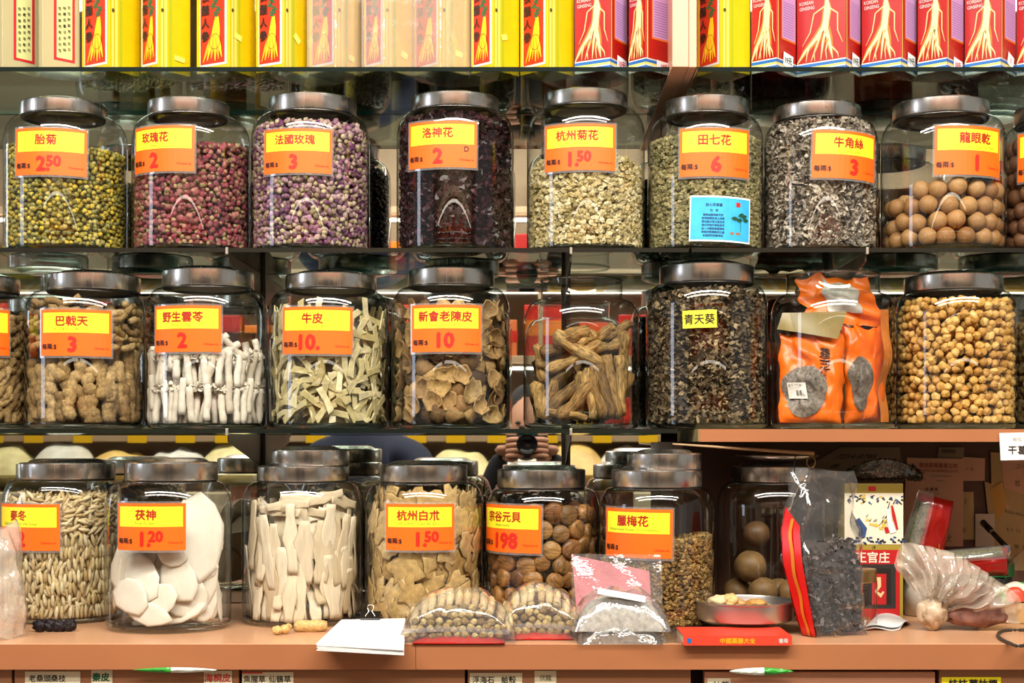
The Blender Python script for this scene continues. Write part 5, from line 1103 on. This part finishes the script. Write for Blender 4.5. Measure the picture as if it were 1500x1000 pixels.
# tied bag
kn = PX(1364, 905, 1.99); kn.z = Z3 + .024; tbg = empty('tied_bag', kn, 'translucent crumpled bag tied in a knot lying on the worktop', 'bag')
def cone(ang0, ang1, Ls, seed, thick):
    def f(u, v):
        a = ang0 + (ang1 - ang0) * u; L = Ls(u); r = .010 + (L - .010) * v; fold = (.010 * v + .003) * (math.sin(u * 28 + seed) + .6 * math.sin(u * 61 + 5 * v) + .5 * math.sin(u * 97 - 9 * v)) * (1 - .45 * v); 
        bul = thick * math.sin(PI * min(1, v * .92)) * math.sin(PI * u) ** .5
        return (r * math.cos(a), -bul + fold, max(-.021, r * math.sin(a) + .004 * mnoise.noise(Vector((u * 9, v * 6, seed)))))
    return f
ang = lambda px, py: math.atan2(905 - py, px - 1364)
a0, a1 = math.radians(-8), math.radians(128)
def Ls(u):
    K = [(0, 130), (.12, 128), (.3, 98), (.45, 92), (.6, 90), (.75, 96), (.88, 106), (1, 84)]
    for (u0, l0), (u1, l1) in zip(K, K[1:]):
        if u <= u1 + 1e-9: return (l0 + (l1 - l0) * (u - u0) / (u1 - u0)) * 2.0 / F
obj('bag_film', join([sheet(cone(a0, a1, Ls, 1, .040), 200, 30), sheet(lambda u, v: (lambda q: (q[0] * .985, -q[1] * .3 + .012, q[2]))(cone(a0, a1, Ls, 4, .030)(u, v)), 60, 16)]), MILKY, tbg)
def knot(u, v):
    t, s = 2 * PI * u, 2 * PI * v; R_, r_ = .0155, .0085 * (1 + .1 * math.sin(3 * t)); return ((R_ + r_ * math.cos(s)) * math.cos(t) * .95, -.012 + r_ * math.sin(s) * .9, (R_ + r_ * math.cos(s)) * math.sin(t) + .002 * math.sin(5 * t))
obj('knot', join([sheet(lambda u, v: tuple(np.array(knot(u, v)) * np.array((.95, .8, .95)) + np.array((0, .003, 0))), 48, 14), blob(ICO3, .017, .012, .019, .55, 3.2, 4).xf(None, (0, -.012, 0))]), mat('knot_film', '#c4ac90', .35, vary=.25, vscale=60), tbg)
obj('contents', join([blob(ICO3, .040, .018, .016, .3, 2, 6).xf(None, (.062, -.004, -.004)), blob(ICO3, .034, .016, .020, .3, 2, 8).xf(None, (.055, -.004, .018))]), organic('bag_contents', ['#7a5248', '#94685c'], .4, 90), tbg)
# small jar, paper scrap, block, cord, pen, green packet, glass jar at the edge
Dj = 2.0; sj = empty('small_jar', PX(1262, 905, Dj), 'small clear jar with a brass lid beside the tall herb bag', 'jar'); sj.location.z = Z3
obj('jar_body', lathe([(.0005, .001), (.019, .001), (.021, .004), (.0212, .060), (.0195, .066), (.0185, .070)], 32), GLASS, sj); BR = mat('brass_lid', '#a8895a', .3, .9); obj('lid', lathe([(.0195, .064), (.0202, .066), (.0196, .069), (.0204, .072), (.0196, .075), (.0204, .078), (.0195, .082), (.0005, .083)], 32), BR, sj, sharp=40)
q = [at3(1268, 924), at3(1318, 923), at3(1334, 915), at3(1298, 900)]; e0 = sum(q, Vector()) / 4
g = join([sheet(lambda u, v: tuple((q[0] * (1 - u) + q[1] * u) * (1 - v) + (q[3] * (1 - u) + q[2] * u) * v - e0 + Vector((0, 0, .002 + .004 * k + (.006 - .003 * k) * math.sin(PI * v) + .002 * math.sin(u * 6)))), 10, 8) for k in (0, 1)])
tag(obj('paper_scrap', g, PAP, loc=e0), 'folded white paper scrap between the tall bag and the tied bag', 'paper')
wb = tag(obj('wooden_block', bbox(-.03, .045, -.02, .03, 0, .030, .002), mat('block_tan', '#b08a58', .7, vary=.25, vscale=25), loc=PX(1465, 905, 2.08)), 'pale wooden block at the right edge behind the tied bag', 'block'); wb.location.z = Z3; wb.rotation_euler.z = -.25
gp = empty('green_packet', PX(1478, 862, 2.13), 'green, white and red plastic packet on the wooden block', 'packet'); gp.location.z = Z3 + .0302
obj('packet_body', pillow(.075, .05, .024, .004, 50, 3), mat('packet_green', '#1c9a3c', .3), gp); obj('white_patch', pillow(.05, .035, .026, .003, 60, 4, 20, 16).xf(None, (-.008, -.005, .0008)), mat('packet_white', '#d8d2bc', .4), gp); obj('red_patch', pillow(.03, .02, .020, .002, 60, 5, 14, 10).xf(None, (-.014, -.018, .0012)), mat('packet_redor', '#d84020', .4), gp)
gp.location.y = wb.location.y + .0
gj = empty('glass_bottle', PX(1525, 905, 2.14), 'rounded glass bottle cut off by the right frame edge', 'bottle'); gj.location.z = Z3
obj('bottle_body', lathe([(.0005, .001), (.045, .001), (.052, .01), (.053, .05), (.046, .078), (.030, .095), (.020, .102), (.020, .118)], 40), GLASS, gj); obj('stopper', lathe([(.0005, .104), (.017, .104), (.019, .118), (.022, .122), (.021, .13), (.0005, .132)], 24), mat('stopper_tan', '#c8a880', .6), gj)
cpts = [at3(a, b) + Vector((0, 0, .0025)) for a, b in ((1560, 930), (1500, 948), (1478, 944), (1462, 934), (1470, 926), (1500, 925), (1560, 922))]
def smooth(P, n=6):
    out = []
    for i in range(len(P) - 1):
        p0, p1, p2, p3 = P[max(i - 1, 0)], P[i], P[i + 1], P[min(i + 2, len(P) - 1)]
        for k in range(n): t = k / n; out.append(.5 * ((2 * p1) + (p2 - p0) * t + (2 * p0 - 5 * p1 + 4 * p2 - p3) * t * t + (3 * p1 - p0 - 3 * p2 + p3) * t ** 3))
    return out + [P[-1]]
tag(obj('power_cord', tube(smooth(cpts), .0022, 8), mat('cord_grey', '#3a332e', .5)), 'dark looped cord at the right edge of the worktop', 'cord')
pen = empty('marker_pen', PX(1470, 790, 2.21), 'black marker pen leaning against the pinned notes', 'pen'); a, b = PX(1478, 805, 2.19) - pen.location, PX(1440, 765, 2.27) - pen.location
obj('barrel', tube([a, a.lerp(b, .6)], .004, 10), mat('pen_black', '#15120f', .3), pen); obj('band', tube([a.lerp(b, .6), a.lerp(b, .66)], .0042, 10), mat('pen_white', '#c8c0b8', .4), pen); obj('cap', tube([a.lerp(b, .66), b], [.0048, .0052], 10), mat('pen_black', '#15120f', .3), pen)
cup = empty('pen_cup', PX(1452, 850, 2.2), 'dark plastic tub with bags heaped behind the tied bag', 'tub'); cup.location.z = Z3
obj('tub_body', lathe([(.0005, .001), (.026, .001), (.032, .075), (.030, .075), (.0245, .003), (.0005, .003)], 32), mat('tub_dark', '#211a16', .4), cup); obj('tub_lining', lathe([(.0325, .076), (.034, .074), (.033, .055)], 32), mat('tub_green', '#175a2c', .4), cup)
fbg = empty('folded_bag', PX(1420, 860, 2.13), 'rumpled olive-brown bag under the flat red packet', 'bag'); fbg.location.z = Z3
obj('bag_body', pillow(.13, .10, .058, .012, 35, 9), mat('bag_olive', '#4c3f22', .45, vary=.5, vscale=25), fbg)
wcn = empty('white_cup', PX(1350, 900, 2.16), 'white paper tub half hidden by the tied bag', 'tub'); wcn.location.z = Z3; obj('tub_body', lathe([(.0005, .001), (.024, .001), (.028, .060), (.027, .060), (.0005, .055)], 32), mat('tub_white', '#c8bcac', .6), wcn)
# plastic scraps caught in the drawers
def scrap(px0, px1, py, lb, seed, green, th=8):
    D = YF + DC - .004; e = empty('plastic_scrap', PX((px0 + px1) / 2, py, D), lb, 'plastic bag', 'plastic scraps caught in the drawers'); q0 = e.location
    def f(lo, hi):
        def g(u, v): x = px0 + (px1 - px0) * (lo + (hi - lo) * u); w = th * math.sin(PI * min(1, max(0, (x - px0) / (px1 - px0)))) ** .6; p = PX(x, py - w / 2 + w * v, D - .004 * math.sin(PI * v) - .003 * mnoise.noise(Vector((u * 6, v * 4, seed)))); return tuple(p - q0)
        return g
    a, b = green; obj('green_film', sheet(f(a, b), 18, 5), mat('film_green', '#2f9a30', .25), e); 
    c_, d_ = (b, 1) if a < .4 else (0, a); obj('white_film', sheet(f(c_, d_), 24, 5), mat('film_white', '#dfe6da', .3), e)
scrap(195, 318, 981, 'green and white plastic scrap caught over the second drawer', 1, (0, .45)); scrap(1068, 1162, 983, 'green and white plastic scrap caught over the pale drawer', 2, (.55, 1), 11)
# ------------------------------------------------------------------ orange packets in the lidless jar
OR = mat('packet_orange', '#ee6c12', .35, vary=.1, vscale=12); HERBG = organic('grey_herb', ['#5c5248', '#8c8276', '#a89e92'], .5, 220, .8, .5)
def opacket(cs, Dd, lb, seed, win, flap=None, words=True):
    c = [PX(a, b, d) for a, b, d in cs]; e0 = sum(c, Vector()) / 4; e = empty('herb_packet', e0, lb, 'packet', 'orange herb packets in the lidless jar'); c = [np.array(v - e0) for v in c]
    def base(u, v, s): p = (c[0] * (1 - u) + c[1] * u) * (1 - v) + (c[3] * (1 - u) + c[2] * u) * v; q = (max(0, 1 - abs(2 * u - 1) ** 3) * max(0, 1 - abs(2 * v - 1) ** 5)) ** .6; n = .008 * mnoise.noise(Vector((u * 4 + seed, v * 5, s))) + .003 * mnoise.noise(Vector((u * 11 + seed, v * 13, s))) + .0014 * math.sin(v * 22 + u * 12 + seed); m_ = .006 * mnoise.noise(Vector((v * 5 + seed, u * 3, 2))); return (p[0] + n * .6 + m_, p[1] - s * (.016 * q) + n * q, p[2] + .006 * mnoise.noise(Vector((u * 5 + seed, 7, 1))) * v)
    obj('foil', join([sheet(lambda u, v: base(u, v, 1), 24, 30), sheet(lambda u, v: base(u, v, -1), 16, 20)]), OR, e)
    u0, u1, v0, v1 = win
    def wf(u, v, h=.0012):
        a = PI * 2 * u; uu = (u0 + u1) / 2 + (u1 - u0) / 2 * v * math.cos(a) * (1 + .1 * math.sin(3 * a)); vv = (v0 + v1) / 2 + (v1 - v0) / 2 * v * math.sin(a) * (1 + .08 * math.sin(2 * a + 1)); p = base(uu, vv, 1); return (p[0], p[1] - h - .002 * abs(mnoise.noise(Vector((uu * 30, vv * 30, 1)))), p[2])
    obj('clear_window', sheet(wf, 36, 12), HERBG, e)
    if words:
        d = Decal(lambda u, v, h: (lambda p: (p[0], p[1] - .0012 - h, p[2]))(base(u, v, 1))); W_ = np.linalg.norm(c[1] - c[0]); H_ = np.linalg.norm(c[3] - c[0])
        for k, (ch, s) in enumerate((('靈', .016), ('芝', .016))): V, Fs = text(ch, s, .01); d.add((V / np.array([W_, H_]), Fs), 0, (.68, .80 - .13 * k))
        for k in range(5): V, Fs = text('養心安神益氣補血健脾' [k:k + 4], .0045, 0); d.add((V / np.array([W_, H_]), Fs), 0, (.60, .60 - .03 * k))
        d.add((np.array(rect2(.08, .38, .30, .52)[0]), rect2(0, 1, 0, 1)[1]), 1)
        obj('lettering', d.g(), [INKBLK, mat('sticker_paper', '#d8d2c8', .5)], e)
        d = Decal(lambda u, v, h: (lambda p: (p[0], p[1] - .0062 - h, p[2]))(base(u, v, 1)))
        d.add(rect2(.08, .40, .27, .45), 0); 
        for k in range(9): d.add(rect2(.20 + .02 * k, .20 + .02 * k + (.006 if k % 3 else .012), .30, .36), 1, h=0)
        V, Fs = text('靈芝 NT$60', .004, 0); d.add((V / np.array([W_, H_]), Fs), 1, (.22, .42)); g = d.g(); g.V[len(rect2(0, 1, 0, 1)[0]):, 1] -= .0005; obj('price_sticker', g, [mat('sticker_paper', '#d8d2c8', .5), INKBLK], e)
    if flap:
        f4 = [np.array(PX(a, b, d) - e0) for a, b, d in flap]; obj('folded_flap', sheet(lambda u, v: tuple((f4[0] * (1 - u) + f4[1] * u) * (1 - v) + (f4[3] * (1 - u) + f4[2] * u) * v + np.array((0, -.002 * math.sin(5 * u + 3 * v), 0))), 14, 8), mat('flap_olive', '#8a7a4a', .4, vary=.15, vscale=30), e)
opacket([(1142, 618, 2.085), (1232, 622, 2.075), (1236, 492, 2.09), (1142, 488, 2.10)], 2.09, 'front orange packet with a barcode sticker and olive folded flap', 1, (.02, .70, .04, .66), flap=[(1138, 482, 2.09), (1228, 496, 2.065), (1240, 456, 2.065), (1146, 458, 2.09)])
opacket([(1238, 620, 2.10), (1292, 618, 2.12), (1300, 480, 2.13), (1236, 478, 2.10)], 2.11, 'back orange packet leaning at the right side of the lidless jar', 4, (.10, .62, .10, .70), words=False)
e = empty('herb_packet', PX(1225, 440, 2.13), 'upper orange packet poking up into the lidless jar neck', 'packet', 'orange herb packets in the lidless jar'); q0 = e.location
U4 = [PX(a, b, d) - q0 for a, b, d in ((1180, 470, 2.12), (1296, 478, 2.13), (1270, 405, 2.13), (1166, 408, 2.13))]; U4 = [np.array(v) for v in U4]
def up(u, v, s=1): p = (U4[0] * (1 - u) + U4[1] * u) * (1 - v) + (U4[3] * (1 - u) + U4[2] * u) * v; n = .006 * mnoise.noise(Vector((u * 4, v * 4, s + 3))); m_ = mnoise.noise(Vector((v * 5, u * 5, 9))); return (p[0] + .010 * m_, p[1] + n - s * .010 * math.sin(PI * u) * math.sin(PI * v) + .003 * math.sin(v * 14 + u * 9), p[2] + n + .012 * mnoise.noise(Vector((u * 5, 3, 3))) * v)
obj('foil', join([sheet(lambda u, v: up(u, v), 20, 16), sheet(lambda u, v: up(u, v, -1), 12, 10)]), OR, e)
obj('clear_window', sheet(lambda u, v: tuple(np.array(up(.32 + .45 * u, .25 + .65 * v)) + np.array((0, -.002, 0))), 14, 12), mat('herb_pale_window', '#b8b0a6', .3, vary=.4, vscale=60), e)
e = empty('herb_packet', PX(1290, 500, 2.12), 'narrow orange packet edge curling down the right wall of the lidless jar', 'packet', 'orange herb packets in the lidless jar'); q0 = e.location
def sp_(u, v): x = 1290 + 12 * u - 4 * math.sin(v * 7); y = 618 - 165 * v; D = 2.09 + .03 * u + .012 * math.sin(v * 8); return tuple(PX(x, y, D) - q0 + Vector((.002 * math.sin(v * 14), 0, 0)))
obj('foil', sheet(sp_, 8, 30), mat('packet_pale_orange', '#e0823c', .35, vary=.15, vscale=20), e)
# ------------------------------------------------------------------ the shop behind the camera, as the mirror shows it
SHOPB = mat('shop_board_tan', '#b89c7c', .5)
sw = empty('display_shelf', (0, -4.3, 0), 'long pink shelving unit against the opposite shop wall', 'shelving')
for z in (.9, 1.51, 1.86, 2.2, 2.52):
    obj('shelf_board', bbox(-2.6, 2.6, (-.55 if z < 1 else 0), .3 if z > 1 else .45, z, z + .03, .003).xf(None, (0, 0, 0)), SHOPB, sw)
for x in (-2.6, -.9, .05, .9, 2.58): obj('upright', box(x, x + .02, -.15, .28, 0, 2.75), SHOPB, sw)
TGM = mat('tag_gold', '#f6c010', .5)
for k in range(24):
    o = obj('price_tag', box(0, .085, .302, .304, 1.505, 1.54), TGM, sw); o.location.x = -2.4 + .205 * k + .03 * math.sin(k * 5)
FLT = mat('strip_lamp', '#fff6e4', .5, emit=4)
for z in (2.17, 2.49, 1.83): obj('strip_lamp', box(-2.5, 2.5, .25, .275, z, z + .012), FLT, sw)
cols = ['#c8281c', '#d8471c', '#b81c18', '#e87a1c', '#e8b81c', '#a8201c', '#d83c24', '#c86a3c']
bxm = [mat('shop_box_%d' % i, c, .4) for i, c in enumerate(cols)]; k = 0
for z, hh in ((1.541, .2), (1.89, .22), (2.23, .2)):
    x = -2.5
    while x < 2.45:
        w_ = random.uniform(.14, .3); h_ = hh * random.uniform(.6, 1.1); mm = bxm[k % 8]
        o = obj('goods_box', bbox(-w_ / 2 + .006, w_ / 2 - .006, -.1, .1, 0, h_, .003), mm, loc=(x + w_ / 2, -4.15, z)); obj('lid_band', box(-w_ / 2 + .004, w_ / 2 - .004, .1, .102, h_ * .4, h_ * .7), bxm[(k + 3) % 8], o)
        tag(o, ['crimson', 'vermilion', 'dark red', 'orange', 'golden yellow', 'deep red', 'scarlet', 'brown orange'][k % 8] + ' goods box on the ' + ('lowest' if z < 1.6 else 'middle' if z < 2 else 'upper') + ' shelf of the mirrored opposite shelving', 'box', 'goods boxes on the opposite shelving'); x += w_ + random.uniform(0, .05); k += 1
for k in range(20):
    x = -2.3 + .25 * k; w_ = .25; o = obj('produce_bag', pillow(w_ + .05, .30, .17 + .03 * math.sin(k * 2), .03, 14, k, 18, 14), [mat('produce_%d' % (k % 4), ['#f4dca0', '#faf0d8', '#ecc070', '#f6eadc'][k % 4], .4, vary=.3, vscale=14)], loc=(x, -4.05, 1.19 - .0)); o.location.z = 1.313
    o.rotation_euler = (.35, 0, 0); tag(o, ['tan', 'cream', 'golden brown', 'off-white'][k % 4] + ' plump produce bag on the mirrored opposite counter', 'bag', 'produce bags on the opposite counter')
pc_ = tag(obj('produce_counter', bbox(-2.58, 2.58, -4.28, -3.8, .932, 1.29, .005), mat('counter_cream', '#d8c8a8', .6)), 'cream stepped counter under the mirrored produce bags', 'counter')
# people seen only in the mirror
SKIN = mat('skin', '#d49a7c', .5); JKT = mat('jacket_black', '#15161c', .8); NAVY = mat('jacket_navy', '#161d36', .8); HAIR = mat('hair_black', '#120d0b', .6); TRO = mat('trousers_dark', '#23242a', .8)
def skin_mesh(name, verts, edges, radii, m, parent, lv=2):
    me = bpy.data.meshes.new(name); me.from_pydata(verts, edges, []); o = bpy.data.objects.new(name, me); COL.objects.link(o); o.parent = parent
    md = o.modifiers.new('s', 'SKIN'); 
    for i, r in enumerate(radii): me.skin_vertices[0].data[i].radius = (r if isinstance(r, tuple) else (r, r))
    me.skin_vertices[0].data[0].use_root = True; md.use_smooth_shade = True; s = o.modifiers.new('d', 'SUBSURF'); s.levels = s.render_levels = lv; me.materials.append(m); return o
def person(x, y, rz, scale, label, jacket, hands, headz=1.56):
    e = empty('person', (x, y, 0), label, 'person'); e.rotation_euler.z = rz
    S = scale; V = [(0, 0, .92), (0, .0, 1.10), (0, .0, 1.30), (0, 0, 1.42), (0, 0, 1.50), (-.17, 0, 1.40), (.17, 0, 1.40)]
    E_ = [(0, 1), (1, 2), (2, 3), (3, 4), (3, 5), (3, 6)]; Rr = [(.15, .11), (.15, .11), (.17, .115), (.12, .08), (.055, .055), (.06, .06), (.06, .06)]
    for s in (-1, 1):
        h = hands[0 if s < 0 else 1]; b = len(V); el = (s * .26, h[1] * .45 , 1.16 if h[2] > 1.2 else 1.12); V += [el, (h[0], h[1] - .05, h[2] - .01)]; E_ += [(5 if s < 0 else 6, b), (b, b + 1)]; Rr += [.047, .036]
        b = len(V); V += [(s * .10, 0, .86), (s * .11, .02, .48), (s * .11, -.01, .09)]; E_ += [(0, b), (b, b + 1), (b + 1, b + 2)]; Rr += [.085, .06, .045]
    body = skin_mesh('body', [(a * S, b_ * S, c_ * S) for a, b_, c_ in V], E_, [tuple(q * S for q in r) if isinstance(r, tuple) else r * S for r in Rr], jacket, e)
    hz = headz
    obj('head', blob(ICO3, .073, .092, .112, .04, 1.2, 3).xf(None, (0, .015, hz)), SKIN, e)
    hd = join([blob(ICO2, .013, .018, .022, .05, 1, 1).xf(None, (0, .108, hz - .01)), blob(ICO1, .008, .01, .02, 0, 1, 1).xf(None, (-.075, .01, hz - .005)), blob(ICO1, .008, .01, .02, 0, 1, 1).xf(None, (.075, .01, hz - .005))]); obj('nose_and_ears', hd, SKIN, e)['kind'] = 'stuff'
    for s in (-1, 1): obj('eye', blob(ICO1, .011, .006, .006, 0, 1, 1).xf(None, (s * .03, .100, hz + .015)), mat('eye_dark', '#1a120e', .2), e)
    obj('mouth', blob(ICO1, .022, .006, .005, 0, 1, 1).xf(None, (0, .098, hz - .055)), mat('lip', '#a8584c', .5), e)
    hg = blob(ICO3, .080, .098, .105, .08, 2, 6); hg.V = hg.V + 0; hg = G(hg.V[:, :] * np.array([1, 1, 1]), (hg.L, hg.T), hg.M, hg.S); obj('hair', hg.xf(None, (0, -.006, hz + .032)), HAIR, e).location = (0, -.012, .006)
    for s in (-1, 1): obj('shoe', blob(ICO2, .045, .12, .04, .05, 1, 2).xf(None, (s * .11, .05, .042)), mat('shoe_black', '#1a1614', .5), e)
    return e
def hand(e, at, s, curl_=1.0):
    x, y, z = at; V = [(x, y - .045, z - .005), (x, y, z), (x - s * .01, y + .035, z + .012)]; Ed = [(0, 1), (1, 2)]; Rr = [(.024, .018), (.032, .017), (.034, .014)]
    h = skin_mesh('hand', V, Ed, Rr, SKIN, e, 1)
    for k, L in enumerate((.062, .070, .066, .052)):
        b = (x - s * .01 , y + .04, z + .033 - .017 * k); f = [b, (b[0] - s * L * .35, b[1] + L * .35, b[2] + .004), (b[0] - s * L * .8, b[1] + L * .40, b[2] + .004), (b[0] - s * L * 1.1, b[1] + L * .2, b[2])]
        skin_mesh('finger', f, [(0, 1), (1, 2), (2, 3)], [.0095, .0088, .008, .007], SKIN, e, 1)
    f = [(x, y + .0, z - .018), (x - s * .025, y + .015, z - .030), (x - s * .05, y + .02, z - .026)]; skin_mesh('thumb', f, [(0, 1), (1, 2)], [.012, .0105, .009], SKIN, e, 1)
ph = person(.0, -DC - .30, 0, .93, 'person in a black jacket holding up a camera, seen in the mirror', JKT, ((-.085, .22, 1.59), (.085, .22, 1.59)), 1.555)
hand(ph, (-.078, .195, 1.478), -1); hand(ph, (.078, .195, 1.478), 1)
pc2 = empty('photo_camera', (0, -DC - .045, 1.5), 'black camera held by the person in the mirror', 'camera')
CB = mat('camera_black', '#0d0d0f', .4); obj('camera_body', bbox(-.066, .066, -.055, -.018, -.048, .040, .007), CB, pc2); obj('prism_hump', bbox(-.026, .026, -.05, -.022, .038, .060, .006), CB, pc2)
ln = lathe([(.033, -.018), (.034, -.005), (.031, .0), (.031, .030), (.034, .032), (.034, .040), (.030, .041), (.027, .036), (.022, .030), (.0005, .028)], 40); ln = ln.xf(np.array([[1, 0, 0], [0, 0, 1], [0, 1, 0]])); obj('lens', ln, mat('lens_black', '#101014', .15), pc2)
pc2.location.y -= .0
person(-.50, -1.95 - .12, .35, 1.04, 'person in a navy jacket beside the photographer, seen in the mirror', NAVY, ((-.2, .20, 1.20), (.2, .22, 1.22)), 1.70)

for o in COL.objects:
    if o.type == 'MESH' and o.name.split('.')[0] in ('lettering', 'price_lettering', 'printed_front', 'printed_picture', 'left_print', 'right_print', 'paper_tag', 'spine_lettering', 'price_sticker'): o['kind'] = 'stuff'
